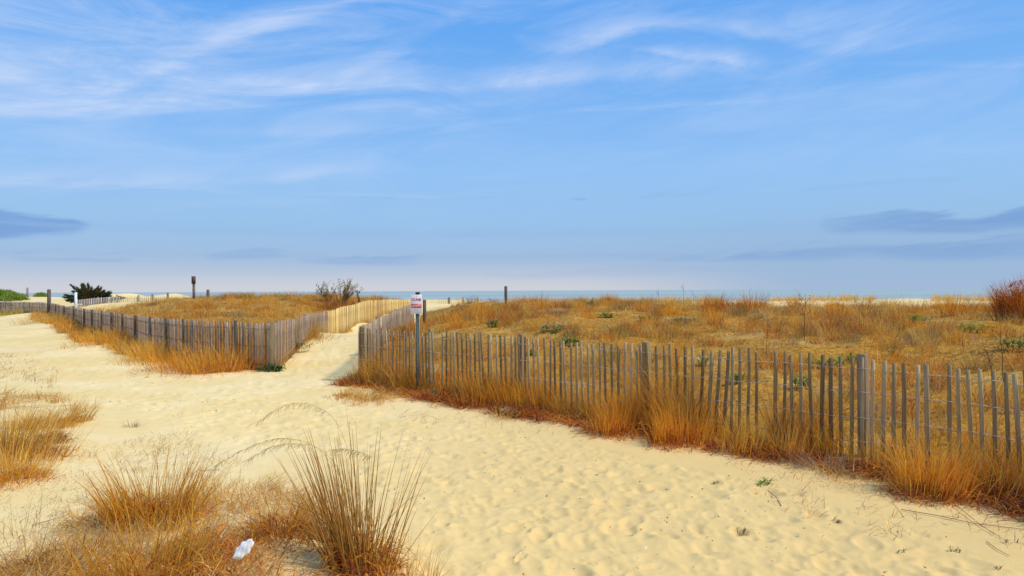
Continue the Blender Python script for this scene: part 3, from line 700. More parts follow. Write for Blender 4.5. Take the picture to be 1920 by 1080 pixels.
# ---------------------------------------------------------------- fences
def polyline(pts, step):
    P_ = [Vector(p[:2]) for p in pts]; out_ = []; d = 0.0; acc = 0.0; nxt = 0.0
    for a, b in zip(P_[:-1], P_[1:]):
        L = (b - a).length
        while nxt <= acc + L:
            t = (nxt - acc) / L; out_.append((a.lerp(b, t), (b - a).normalized(), nxt)); nxt += step
        acc += L
    return out_, acc
def along(pts, q):
    """point and direction on the polyline nearest in bearing to q"""
    best = None
    for a, b in zip(pts[:-1], pts[1:]):
        a = Vector(a[:2]); b = Vector(b[:2]); d = b - a
        t = max(0, min(1, (Vector(q) - a).dot(d) / d.length_squared)); p = a + d * t
        e = (p - Vector(q)).length
        if best is None or e < best[0]: best = (e, p, d.normalized())
    return best[1], best[2]
def sand_fence(name, label, pts, tops, palette, mat, posts, step=.092, width=.040, single=100, wires=(.10, .36, .62, .86), post_col=(.34, .245, .13), post_w=.09, post_extra=.03, tilt=.012, group=None, wire_r=.0022, miss=0.0, topj=.018, post_side=.055, wmat=None):
    """pts: polyline, tops: height of the picket tops at each of its points"""
    pk_, total = polyline(pts, step)
    cum = [0]
    for a, b in zip(pts[:-1], pts[1:]): cum.append(cum[-1] + math.hypot(b[0] - a[0], b[1] - a[1]))
    topz = lambda s_: float(np.interp(s_, cum, tops))
    X = np.array([p[0].x for p in pk_]); Y = np.array([p[0].y for p in pk_]); Z = gz(X, Y)
    d = np.hypot(X, Y); order_ = np.argsort(d)
    i0 = order_[0]
    root = empty(name, (float(X[i0]), float(Y[i0]), float(Z[i0])))
    tag(root, label, 'fence', group)
    solo = set(order_[:single].tolist()) if single else set()
    rest = MB()
    wavp = random.uniform(0, 6)
    sway = 0.0
    for i, (p, dr, s_) in enumerate(pk_):
        if random.random() < miss: continue
        sway = sway * .8 + random.uniform(-1, 1) * tilt
        tp = topz(s_) + random.uniform(-1, 1) * topj + .012 * math.sin(s_ * 1.7 + wavp)
        zb = float(Z[i]) - .06
        nrm = Vector((-dr.y, dr.x))
        rot = Matrix.Rotation(math.atan2(dr.y, dr.x) + random.uniform(-.10, .10), 3, 'Z') @ Matrix.Rotation(sway + random.uniform(-.5, .5) * tilt, 3, 'Y') @ Matrix.Rotation(random.uniform(-1, 1) * tilt, 3, 'X')
        c = palette[random.randrange(len(palette))]; k = random.uniform(.62, 1.35); c = tuple(min(1, x * k) for x in c)
        w = width * random.uniform(.85, 1.12)
        mb = MB() if i in solo else rest
        h = tp - zb
        pos = (p.x + nrm.x * random.uniform(-.004, .004), p.y + nrm.y * random.uniform(-.004, .004), zb)
        # slightly warped slat in three lengths
        segs = [0, .35, .72, 1.0]; wx = [0, random.uniform(-.004, .004), random.uniform(-.005, .005), 0]
        i_ = len(mb.v)
        for q, t in enumerate(segs):
            ww = w * (1 - .10 * (t > .99)); tt_ = .011
            for x, y in ((-1, -1), (1, -1), (1, 1), (-1, 1)):
                v = rot @ Vector((x * ww / 2 + wx[q], y * tt_ / 2, t * h + (random.uniform(-.004, .004) if t > .9 else 0)))
                mb.v.append((v.x + pos[0], v.y + pos[1], v.z + pos[2])); mb.c.append(c)
        for q in range(3):
            b = i_ + q * 4
            for j in range(4): mb.f.append([b + j, b + (j + 1) % 4, b + 4 + (j + 1) % 4, b + 4 + j])
        mb.f.append([i_ + 12, i_ + 13, i_ + 14, i_ + 15]); mb.f.append([i_ + 3, i_ + 2, i_ + 1, i_])
        if i in solo: child_local(mb.build('picket', mat), root)
    if rest.v:
        o = child_local(rest.build('picket_row', mat), root)
        if single: o['kind'] = 'stuff'
    for f in wires:                                        # twisted pairs of wire weaving through the slats
        for sgn in (-1, 1):
            mb = MB(); pp = []
            for i, (p, dr, s_) in enumerate(pk_):
                nrm = Vector((-dr.y, dr.x)); z0 = float(Z[i]) ; z = z0 + (topz(s_) - z0) * f + .006 * math.sin(i * .7)
                o_ = sgn * .011
                pp.append((p.x + nrm.x * o_, p.y + nrm.y * o_, z))
                if i + 1 < len(pk_):
                    p2 = pk_[i + 1][0]; pp.append(((p.x + p2.x) / 2 - nrm.x * o_ * .2, (p.y + p2.y) / 2 - nrm.y * o_ * .2, z - .004))
            if sgn == -1: acc_ = mb
            else: mb = acc_
            mb.tube(pp, wire_r, 3)
            if sgn == 1: child_local(mb.build('wire', wmat or M_WIRE), root)
    for po in posts:
        q, ztop = po[0], po[1]
        p, dr = along(pts, q)
        nrm = Vector((-dr.y, dr.x))
        if nrm.dot(Vector(p)) < 0: nrm = -nrm                # stands on the far side of the slats
        w = po[2] if len(po) > 2 else post_w
        x, y = p.x + nrm.x * post_side, p.y + nrm.y * post_side
        zb = gzf(x, y) - .1
        mb = MB()
        c = tuple(v * random.uniform(.9, 1.1) for v in post_col)
        rot = Matrix.Rotation(math.atan2(dr.y, dr.x), 3, 'Z') @ Matrix.Rotation(random.uniform(-.015, .015), 3, 'Y')
        mb.box((x, y, zb), w, w, ztop - zb, rot, c)
        o = child_local(mb.build('post', mat), root)
        bv = o.modifiers.new('bevel', 'BEVEL'); bv.width = min(.007, w * .12); bv.segments = 2
    return root

GW = [(.43, .29, .13), (.37, .245, .105), (.50, .35, .175), (.28, .18, .075), (.44, .315, .16), (.32, .195, .075)]
GWL = [(.46, .35, .25), (.40, .29, .20), (.50, .39, .29), (.34, .24, .165)]
YW = [(.92, .68, .27), (.88, .63, .23), (.94, .72, .32), (.82, .56, .2)]
def fp(px): # front fence post foot by bearing
    a = None
    for (p0, p1, w0, w1) in zip(FRONT[:-1], FRONT[1:], FRONTW[:-1], FRONTW[1:]):
        if p0[0] <= px <= p1[0]:
            t = (px - p0[0]) / (p1[0] - p0[0]); return (w0[0] + (w1[0] - w0[0]) * t, w0[1] + (w1[1] - w0[1]) * t)
sand_fence('sand_fence', 'weathered grey picket fence running across the right half of the sand, nearest of all', FRONTW, [.96] * len(FRONTW), GW, M_WOOD,
           [(fp(803), 1.0, .07), (fp(972), .995, .075), (fp(1208), .99, .075), (fp(1617), 1.0, .08), (fp(674), .975, .06), ((FRONTW[-2][0], FRONTW[-2][1]), .99)], wires=(.16, .40, .66, .90), tilt=.026, wire_r=.0034, width=.035, topj=.026, miss=.015)
rt = [gzf(*p) for p in RPATH]
sand_fence('sand_fence', 'grey weathered fence along the right side of the narrow path behind the warning sign', RPATH, [.96, 1.0, 1.04, 1.13], GWL, M_WOOD,
           [(RPATH[1], 1.02, .08), (RPATH[2], 1.05, .08), (RPATH[3], 1.15, .08)], wires=(.2, .5, .88), wire_r=.003)
sand_fence('sand_fence', 'long grey fence curving from the path corner to the far left', LEFTW[::-1], [.96] + [.98] * (len(LEFTW) - 1), GWL, M_WOOD,
           [((Pz(px, py, .98)[0], Pz(px, py, .98)[1]), 1.0, .05) for px, py in ((347, 600.1), (315, 597.8), (285, 595.5), (257, 592), (232, 589), (212, 586.5), (193, 584), (176, 581.5), (160, 579.5), (140, 576.6), (122, 574), (106, 570.5), (445, 602.3))],
           step=.078, width=.046, wires=(.12, .5, .86), wire_r=.005, wmat=M_WIRED, post_col=(.13, .10, .07), post_side=-.045, single=100)
sand_fence('sand_fence', 'grey weathered fence on the left side of the narrow path, from the corner', [CORNER, GREYEND], [.965, .955], GWL, M_WOOD,
           [(CORNER, 1.0, .08), (((CORNER[0] + GREYEND[0]) / 2, (CORNER[1] + GREYEND[1]) / 2), .99, .07)], wires=(.2, .5, .85), wire_r=.003)
yz = [P(615, 583, 22.8)[2], P(692, 563, 30.5)[2], P(782, 560.5, 36)[2]]
sand_fence('sand_fence', 'new pale yellow picket fence along the narrow path over the dune', YEL, yz, YW, M_NEWWOOD,
           [(YEL[1], yz[1] + .01, .07), (P(735, 561.5, 33)[:2], yz[1], .07)], wires=(.3, .7), wire_r=.003, post_col=(.6, .42, .2), width=.044)
bf = [P(795, 560.5, 45)[:2], P(845, 559.5, 45)[:2], P(905, 560.5, 46)[:2]]
sand_fence('sand_fence', 'thin beach fence beyond the dune to the right of the warning sign', bf, [P(795, 560, 45)[2], P(845, 559, 45)[2], P(905, 561, 46)[2]], YW, M_NEWWOOD,
           [(P(842, 559, 45)[:2], P(842, 557.5, 45)[2], .13), (P(873, 559, 45)[:2], P(873, 557.5, 45)[2], .08), (P(895, 560, 46)[:2], P(895, 559, 46)[2], .08)], single=0, step=.13, width=.03, wires=(.5,), wire_r=.004, post_col=(.2, .16, .13))
ff = [P(142, 563, 44)[:2], P(185, 559.5, 45)[:2], P(226, 556.5, 46)[:2]]
sand_fence('sand_fence', 'short grey fence in front of the dark evergreen bush', ff, [P(142, 562, 44)[2], P(185, 558.5, 45)[2], P(226, 556, 46)[2]], [(.50, .47, .46), (.42, .38, .37), (.56, .53, .52)], M_WOOD,
           [(P(184, 559, 45)[:2], P(184, 557, 45)[2], .09), (P(218, 557, 46)[:2], P(218, 553, 46)[2], .1), (P(165, 561, 44.5)[:2], P(165, 560, 44.5)[2], .08)], single=0, wires=(.5,), wire_r=.006, step=.1, width=.06)
fg = [P(228, 552, 47)[:2], P(330, 551, 44)[:2]]
sand_fence('sand_fence', 'row of dark stakes with thin slats on the pale dune right of the evergreen bush', fg, [P(228, 556, 47)[2], P(330, 556, 44)[2]], [(.66, .50, .28), (.55, .42, .24)], M_NEWWOOD,
           [(P(256, 552, 46)[:2], P(256, 553.5, 46)[2], .10), (P(285, 552, 45.3)[:2], P(285, 551.5, 45.3)[2], .10), (P(314, 551, 44.5)[:2], P(314, 549, 44.5)[2], .10)], single=0, wires=(.6,), wire_r=.005, step=.22, width=.05, post_col=(.2, .16, .12))

# ---------------------------------------------------------------- warning sign
def text_mesh(body, size, mat, name, parent, loc, rot, extrude=.0006, sx=1.0):
    cu = bpy.data.curves.new(name, 'FONT'); cu.body = body; cu.size = size; cu.extrude = extrude; cu.align_x = 'CENTER'; cu.align_y = 'CENTER'; cu.offset = size * .02
    t = bpy.data.objects.new(name, cu); COL.objects.link(t)
    dg = bpy.context.evaluated_depsgraph_get(); me = bpy.data.meshes.new_from_object(t.evaluated_get(dg))
    bpy.data.objects.remove(t)
    me.materials.clear(); me.materials.append(mat)
    o = bpy.data.objects.new(name, me); COL.objects.link(o); o.parent = parent; o.location = loc; o.rotation_euler = rot; o.scale = (sx, 1, 1)
    return o
sx_, sy_, _ = P(783, 600, 10.75)
sb = (sx_, sy_, gzf(sx_, sy_))
sign = empty('warning_sign', sb)
tag(sign, 'small white and red warning sign on a steel post at the fence end', 'sign')
zt = P(784, 549.5, 10.75)[2] - sb[2]
mb = MB()
mb.box((0, .012, -.15), .052, .006, zt + .15); mb.box((-.027, -.004, -.15), .006, .03, zt + .15); mb.box((.027, -.004, -.15), .006, .03, zt + .15)
mb.build('post', M_STEEL, sign)
mb = MB(); mb.box((.005, .0, zt - .012), .066, .05, .026); o = mb.build('cap', M_BLACK, sign)
o.modifiers.new('bevel', 'BEVEL').width = .006
pz0 = P(781, 588.5, 10.75)[2] - sb[2]; pz1 = P(781, 552.5, 10.75)[2] - sb[2]; pw = 21 / F * 10.75
mb = MB(); mb.box((-.016, -.024, pz0), pw, .004, pz1 - pz0); pan = mb.build('panel', M_SIGNW, sign)
bv = pan.modifiers.new('bevel', 'BEVEL'); bv.width = .0015
yb = -.0275
hz_ = pz1 - pz0
mb = MB(); mb.box((-.016, yb, pz0 + hz_ * .32), pw * .92, .002, hz_ * .20); mb.build('red_band', M_SIGNR, sign)
text_mesh('DUNE', .058, M_SIGNR, 'lettering', sign, (-.016, -.0275, pz0 + hz_ * .74), (R(90), 0, 0), .001, 0.95)
text_mesh('CROSSING', .036, M_SIGNW, 'lettering', sign, (-.016, -.030, pz0 + hz_ * .42), (R(90), 0, 0), .0008, 0.86)
mb = MB()
for zz in (pz0 + .02, pz1 - .02): mb.tube([(-.005, -.031, zz), (-.005, -.024, zz)], .005, 6)
mb.build('bolts', M_STEEL, sign)

# ---------------------------------------------------------------- other posts and signs
def panel_post(px, ytop, ybot, Y, pwid, ph, label, ybase):
    x, y, _ = P(px, ybase, Y); zb = gzf(x, y)
    root = empty('trail_marker', (x, y, zb)); tag(root, label, 'sign')
    zt_ = P(px, ytop, Y)[2] - zb
    mb = MB(); mb.box((0, 0, -.1), .10, .10, zt_ + .05, None, (.30, .24, .2)); mb.build('post', M_WOOD, root)
    mb = MB(); mb.box((.02, -.07, zt_ - ph), pwid, .03, ph, None, (.13, .09, .085)); mb.build('panel', M_WOOD, root)
    return root
panel_post(363.5, 518, 545, 36, .21, .40, 'brown rectangular board raised on a post at the crest of the left dune', 552)
def lone_post(name, px, ytop, Y, w, label, mat, col, ybase, lean=0, cat='post', taper=1.0):
    x, y, _ = P(px, ybase, Y); zb = gzf(x, y); zt_ = P(px, ytop, Y)[2]
    mb = MB(); mb.box((0, 0, -.15), w, w * .9, zt_ - zb + .15, Matrix.Rotation(lean, 3, 'Y'), col, taper)
    # chamfered cap block makes the sawn head
    mb.box((lean * (zt_ - zb), 0, zt_ - zb - .002), w * .8, w * .7, .02, None, col, .7)
    o = mb.build(name, mat); o.location = (x, y, zb); tag(o, label, cat); return o
lone_post('wooden_post', 390, 543.5, 37, .12, 'short dark post on the dune crest just right of the raised brown board', M_WOOD, (.14, .12, .11), 552)
lone_post('wooden_post', 948.5, 537, 30, .11, 'dark wooden post standing alone on the right dune crest against the sea', M_WOOD, (.12, .11, .10), 560, taper=1.25)
lone_post('wooden_post', 92, 543, 41, .15, 'tall dark post rising above the far bend of the left fence', M_WOOD, (.13, .11, .10), 590)
lone_post('wooden_post', 142, 548.5, 42, .12, 'white painted post beside the dark evergreen bush', M_WHITEP, (.8, .8, .8), 572)
lone_post('wooden_post', 51.5, 539.5, 80, .16, 'thin distant grey post on the far left dune', M_WOOD, (.3, .28, .27), 552)
lone_post('wooden_post', 796, 563, 24, .11, 'dark fence-high post directly right of the warning sign panel', M_WOOD, (.12, .10, .07), 590)

# ---------------------------------------------------------------- individual clumps
def clump(name, label, cat, px, py, zoff=None, n_up=120, hu=.5, spread=.12, lean=.28, bend=.5, pal_up=(GOLD, ORANGE, OCHRE), n_curl=200, hc=.16, pal_c=(RUST, DRUST, ORANGE), rc=.16, w=.0035, Y=None,
          sides=0, segs=4, ell=1.0, group=None, wind=0.0, azc=None, world=None, rot=0.0, curl_bend=2.2, coff=0.0):
    if world is not None: x, y = world
    elif Y is not None: x, y, _ = P(px, py, Y)
    else:
        x, y, _ = Pz(px, py, 0.05)
        for _i in range(6): x, y, _ = Pz(px, py, gzf(x, y))
    parts = []
    def grp(n_, h, sp, le, be, pal, ww, jit, sd, sg, ballc=False):
        nc_ = max(3, int(4 + sp * 16)); cth = rng.uniform(0, 2 * np.pi, nc_); crr = np.sqrt(rng.rand(nc_)); cw = rng.dirichlet(np.ones(nc_) * 1.6)
        ci = rng.choice(nc_, n_, p=cw)
        ex = np.sin(cth[ci]) * crr[ci] * .85 + rng.normal(0, .24, n_); ey = np.cos(cth[ci]) * crr[ci] * .85 + rng.normal(0, .24, n_)
        un = rng.rand(n_) < .28; ut = rng.uniform(0, 2 * np.pi, n_); ur = np.sqrt(rng.rand(n_))
        ex = np.where(un, np.sin(ut) * ur, ex); ey = np.where(un, np.cos(ut) * ur, ey)
        th = np.arctan2(ex, ey); rr_ = np.minimum(1.1, np.hypot(ex, ey)); hcr = rng.uniform(.68, 1.12, nc_)[ci]
        ex = ex * sp * ell; ey = ey * sp - (coff if ballc else 0)
        bx = x + ex * math.cos(rot) - ey * math.sin(rot); by = y + ex * math.sin(rot) + ey * math.cos(rot)
        ln = np.abs(le * (.35 + rr_ * .9) + rng.normal(0, .10, n_))
        bd = be * rng.uniform(.3, 1.4, n_)
        azz = th + rng.normal(0, jit, n_)
        if azc is not None: azz = azc + rng.normal(0, .7, n_)
        bd = np.where(rng.rand(n_) < .16, bd + rng.uniform(.8, 2.0, n_), bd)
        L = h * rng.uniform(.40, 1.08, n_) * (1.08 - .25 * rr_) * hcr
        c = pick(pal, n_, .25)
        bz = gz(bx, by) - .012
        if ballc: bz = bz + rng.uniform(0, h * .55, n_) * (1 - rr_ * .6)
        parts.append(blades(np.stack([bx, by, bz], 1), azz, ln, bd, L, ww * rng.uniform(.5, 1.5, n_), c, sg, sd))
    if n_up: grp(n_up, hu, spread, lean, bend, pal_up, w, .5, sides, segs)
    if n_curl: grp(n_curl, hc, rc, .7, curl_bend, pal_c, w * 1.25, 1.2, 0, 4, True)
    V, Fq, Cc = joinp(parts)
    z0 = gzf(x, y)
    o = np_mesh(name, V, Fq, Cc, M_GRASS, loc=(x, y, z0))
    tag(o, label, cat, group); return o

# foreground: tall open clump with panicles
big = clump('grass_clump', 'tallest open clump of tan reed-like stalks at the bottom left of centre', 'grass clump', 682, 1078, n_up=230, hu=.80, spread=.17, lean=.29, bend=.18, pal_up=((.66, .40, .10), (.62, .30, .05), (.44, .24, .06), (.56, .27, .04)), n_curl=460, hc=.30, pal_c=(RUST, DRUST, OCHRE, ORANGE), rc=.20, w=.0068, sides=3, segs=5)
# long arching seed stalks of the clump
def seed_stalk(root, pts3, col, label=None):
    mb = MB(); P_ = [Vector(p) for p in pts3]
    sm = []
    for i in range(len(P_) - 1):
        p0 = P_[max(0, i - 1)]; p1 = P_[i]; p2 = P_[i + 1]; p3 = P_[min(len(P_) - 1, i + 2)]
        for k in range(8):
            t = k / 8; sm.append(.5 * ((2 * p1) + (-p0 + p2) * t + (2 * p0 - 5 * p1 + 4 * p2 - p3) * t * t + (-p0 + 3 * p1 - 3 * p2 + p3) * t ** 3))
    sm.append(P_[-1]); m = len(sm)
    mb.tube(sm, [.0015 * (1 - .7 * i / m) for i in range(m)], 3, col)
    for i in range(int(m * .55), m):                           # drooping spikelets
        for _ in range(3):
            p = sm[i] + Vector((random.uniform(-.006, .006), random.uniform(-.006, .006), 0))
            e = p + Vector((random.uniform(-.05, .0), random.uniform(-.02, .02), random.uniform(-.045, -.01)))
            mb.tube([p, (p + e) / 2 + Vector((0, 0, .004)), e], [.0007, .0010, .0004], 3, tuple(c * random.uniform(.8, 1.2) for c in col))
    return child_local(mb.build('seed_stalk', M_GRASS), root)
bx_, by_ = big.location.x, big.location.y
sc_ = (.66, .47, .20)
seed_stalk(big, [(bx_ - .03, by_, .1), P(655, 935, 3.55), P(600, 845, 3.55), P(530, 822, 3.6), P(465, 840, 3.6), P(405, 872, 3.6)], sc_)
seed_stalk(big, [(bx_ + .02, by_, .1), P(672, 930, 3.6), P(640, 810, 3.6), P(600, 765, 3.65), P(545, 757, 3.7), P(485, 790, 3.7)], sc_)
seed_stalk(big, [(bx_, by_ - .03, .1), P(660, 930, 3.5), P(610, 850, 3.5), P(560, 832, 3.5), P(510, 838, 3.5), P(468, 862, 3.5)], sc_)
seed_stalk(big, [(bx_, by_ - .03, .1), P(640, 930, 3.5), P(612, 855, 3.5), P(635, 842, 3.5), P(668, 845, 3.5), P(695, 856, 3.5)], sc_)

G_FG = 'dry grass clumps on the foreground hummock'
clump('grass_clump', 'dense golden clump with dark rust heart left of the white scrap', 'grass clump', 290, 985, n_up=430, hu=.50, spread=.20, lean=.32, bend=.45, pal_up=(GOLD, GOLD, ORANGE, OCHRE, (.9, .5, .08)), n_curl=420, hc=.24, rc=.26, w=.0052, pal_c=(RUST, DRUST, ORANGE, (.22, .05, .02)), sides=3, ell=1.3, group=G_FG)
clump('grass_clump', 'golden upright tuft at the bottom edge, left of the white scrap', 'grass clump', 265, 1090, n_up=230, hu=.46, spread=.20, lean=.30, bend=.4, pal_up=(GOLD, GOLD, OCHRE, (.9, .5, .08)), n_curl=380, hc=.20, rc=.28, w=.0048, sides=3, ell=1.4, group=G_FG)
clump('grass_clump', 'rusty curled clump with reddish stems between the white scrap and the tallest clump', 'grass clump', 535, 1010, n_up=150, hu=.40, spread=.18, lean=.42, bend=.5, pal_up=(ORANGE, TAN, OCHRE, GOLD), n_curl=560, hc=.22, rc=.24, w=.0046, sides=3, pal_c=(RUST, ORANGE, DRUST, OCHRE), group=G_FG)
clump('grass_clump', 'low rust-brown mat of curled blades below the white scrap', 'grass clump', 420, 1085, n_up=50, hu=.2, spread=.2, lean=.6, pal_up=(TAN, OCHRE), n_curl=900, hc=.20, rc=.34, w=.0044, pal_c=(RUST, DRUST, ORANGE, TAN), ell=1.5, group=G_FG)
clump('grass_clump', 'flattened brown clump spilling left near the bottom left corner', 'grass clump', 150, 1045, n_up=160, hu=.30, spread=.18, lean=1.0, bend=.5, pal_up=(OCHRE, TAN, BROWN), n_curl=420, hc=.18, rc=.24, w=.0028, ell=1.5, group=G_FG, pal_c=(RUST, BROWN, DRUST, TAN))
clump('grass_clump', 'golden clump with bent blades between the densest clump and the white scrap', 'grass clump', 385, 1030, n_up=120, hu=.32, spread=.16, lean=.4, bend=.5, pal_up=(GOLD, OCHRE, TAN, STRAW), n_curl=380, hc=.18, rc=.24, w=.0044, group=G_FG)
clump('grass_clump', 'low tan clump left of the densest golden clump', 'grass clump', 190, 985, n_up=220, hu=.26, spread=.16, lean=.6, bend=.5, pal_up=(TAN, OCHRE, BROWN, GOLD), n_curl=320, hc=.16, rc=.22, w=.004, group=G_FG, pal_c=(RUST, TAN, BROWN))
clump('grass_clump', 'rusty clump in the bottom left corner', 'grass clump', 60, 1085, n_up=120, hu=.26, spread=.20, lean=.6, bend=.5, pal_up=(TAN, OCHRE, BROWN), n_curl=420, hc=.16, rc=.26, w=.004, group=G_FG, pal_c=(RUST, TAN, BROWN, OCHRE))
clump('grass_clump', 'thin straw stems standing right of the white scrap clump', 'grass clump', 590, 960, n_up=40, hu=.36, spread=.14, lean=.35, bend=.3, pal_up=(OCHRE, TAN), n_curl=60, hc=.12, rc=.12, w=.003, sides=3, group=G_FG)
clump('grass_clump', 'thin golden stems at the bottom edge right of the tallest clump', 'grass clump', 758, 1098, n_up=70, hu=.34, spread=.10, lean=.25, bend=.7, pal_up=(GOLD, STRAW, OCHRE), n_curl=60, hc=.10, rc=.10, w=.0026, sides=3, group=G_FG)
clump('grass_clump', 'pale wispy arching straw right of the tallest clump', 'grass clump', 800, 1090, n_up=26, hu=.40, spread=.08, lean=.25, bend=1.2, pal_up=(STRAW, TAN), n_curl=0, w=.0022, sides=3, group=G_FG)
clump('grass_clump', 'sparse dark stems at the left edge of the bare sand', 'grass clump', 40, 1010, n_up=34, hu=.36, spread=.22, lean=.35, bend=.5, pal_up=(BROWN, OCHRE, TAN), n_curl=40, hc=.10, rc=.14, w=.0024, sides=3, group=G_FG)
clump('grass_clump', 'wispy brown stems above the golden clump', 'grass clump', 330, 900, n_up=90, hu=.24, spread=.26, lean=.30, bend=.3, pal_up=(BROWN, TAN, OCHRE), n_curl=60, hc=.08, rc=.28, w=.0022, sides=3, ell=1.4, group=G_FG)
G_L = 'dry grass clumps at the left edge'
clump('grass_clump', 'broad golden bushy clump cut by the left edge of the frame', 'grass clump', 15, 860, n_up=1000, hu=.56, spread=.42, lean=.35, bend=.4, pal_up=(GOLD, OCHRE, TAN, BROWN), n_curl=520, hc=.24, rc=.42, w=.0055, ell=1.1, group=G_L)
clump('grass_clump', 'rusty-footed golden clump at the left edge, lowest of the left group', 'grass clump', 20, 905, n_up=420, hu=.40, spread=.26, lean=.4, bend=.5, pal_up=(GOLD, OCHRE, TAN), n_curl=520, hc=.18, rc=.28, w=.005, group=G_L)
clump('grass_clump', 'small dark red curled clump on the sand beside the left golden clump', 'grass clump', 98, 828, n_up=20, hu=.14, spread=.08, pal_up=(RUST,), n_curl=420, hc=.17, rc=.16, w=.0055, pal_c=(DRUST, (.30, .09, .05), RUST), group=G_L)
clump('grass_clump', 'small golden clump with stems swept to the right', 'grass clump', 140, 790, n_up=130, hu=.44, spread=.14, lean=.55, bend=.35, pal_up=(GOLD, OCHRE, BROWN), n_curl=240, hc=.16, rc=.18, w=.0055, azc=1.2, group=G_L)
clump('grass_clump', 'golden clump behind the dark red curled one at left', 'grass clump', 75, 800, n_up=420, hu=.38, spread=.30, lean=.35, bend=.5, pal_up=(GOLD, OCHRE, TAN), n_curl=280, hc=.16, rc=.30, w=.0055, group=G_L)
clump('grass_clump', 'thin dark stems poking up behind the left golden clumps', 'grass clump', 40, 770, n_up=60, hu=.34, spread=.45, lean=.25, bend=.5, pal_up=(BROWN, PURP, OCHRE), n_curl=0, w=.003, ell=1.4, group=G_L)
clump('dry_weed', 'tiny grey twiggy weed standing alone on the pale sand left of centre', 'weed', 248, 800, n_up=60, hu=.13, spread=.10, lean=.35, bend=.2, pal_up=(GREY, BROWN, PURP), n_curl=30, hc=.06, rc=.1, w=.003, pal_c=(GREY, BROWN), ell=1.3)

# along the front fence
G_F = 'dry grass clumps along the front fence'
TALLP = (GOLD, ORANGE, (.80, .36, .04), (.70, .26, .03))
for args in [
    ('bright orange-red clump at the left end of the front fence', 685, 716, 170, .30, 420, .26, .26, .30, (ORANGE, RUST, GOLD), (ORANGE, RUST, (.55, .17, .05))),
    ('tan wispy clump against the fence left of the warning sign post', 735, 722, 260, .50, 160, .18, .34, .34, (TAN, OCHRE, STRAW), (RUST, BROWN)),
    ('low ochre tuft on the small sand shelf left of the fence', 655, 750, 240, .20, 160, .12, .26, .28, (OCHRE, GOLD, TAN), (RUST, OCHRE)),
    ('low ochre tuft right of the small sand shelf', 715, 748, 160, .18, 120, .12, .35, .3, (OCHRE, TAN, STRAW), (BROWN, OCHRE)),
    ('rounded rust clump at the foot of the second fence post', 828, 750, 160, .26, 620, .24, .30, .34, (OCHRE, TAN, ORANGE), (RUST, ORANGE, DRUST)),
    ('tall golden stand left of the third fence post', 910, 760, 620, .52, 560, .22, .40, .42, TALLP, (RUST, DRUST, ORANGE)),
    ('tall golden stand directly in front of the third fence post', 985, 765, 520, .50, 560, .20, .36, .40, TALLP, (RUST, DRUST, ORANGE)),
    ('rusty clump right of the pale grey stone', 1000, 778, 60, .24, 480, .20, .22, .28, (ORANGE, OCHRE), (RUST, DRUST, (.55, .2, .06))),
    ('short mixed clump midway between third and fourth fence posts', 1080, 785, 220, .34, 240, .16, .30, .34, (OCHRE, TAN, ORANGE), (RUST, OCHRE, BROWN)),
    ('large golden fountain clump with rust foot left of the fourth fence post', 1165, 815, 620, .56, 760, .20, .30, .36, TALLP, (RUST, ORANGE, DRUST)),
    ('dense golden clump with rust foot right of the fourth fence post', 1290, 835, 560, .54, 760, .20, .32, .36, TALLP, (RUST, ORANGE, DRUST)),
    ('rust-footed golden clump halfway to the fifth fence post', 1400, 845, 460, .50, 700, .20, .32, .36, (GOLD, OCHRE, TAN), (RUST, ORANGE, DRUST)),
    ('dark red-brown clump left of the dry grey bush', 1480, 860, 260, .46, 460, .18, .26, .30, (OCHRE, TAN, ORANGE), (DRUST, RUST)),
    ('rusty tangle at the foot of the fifth fence post', 1640, 885, 260, .42, 520, .18, .30, .32, (TAN, OCHRE, ORANGE), (DRUST, RUST, BROWN)),
    ('brightest orange clump, tall, right of the fifth fence post', 1755, 925, 760, .56, 900, .17, .28, .32, (ORANGE, GOLD, (.75, .36, .07)), (RUST, DRUST, ORANGE)),
    ('rust curled clump at the right edge below the fence', 1860, 935, 200, .34, 820, .18, .28, .32, (OCHRE, ORANGE, TAN), (RUST, DRUST, ORANGE)),
    ('golden clump at the far right edge of the frame', 1915, 930, 320, .48, 300, .18, .24, .28, TALLP, (RUST, DRUST))]:
    lb, px, py, nu, hu, ncu, hc, sp, rc, pu, pc = args
    clump('grass_clump', lb, 'grass clump', px, py - 6, n_up=nu, hu=hu, spread=sp, lean=.20, bend=.35, pal_up=pu, n_curl=int(ncu * 1.2), hc=hc, pal_c=pc + (DRUST,), rc=rc, w=.0062, segs=4, curl_bend=2.6, coff=.12, group=G_F, ell=1.0, rot=-.7)

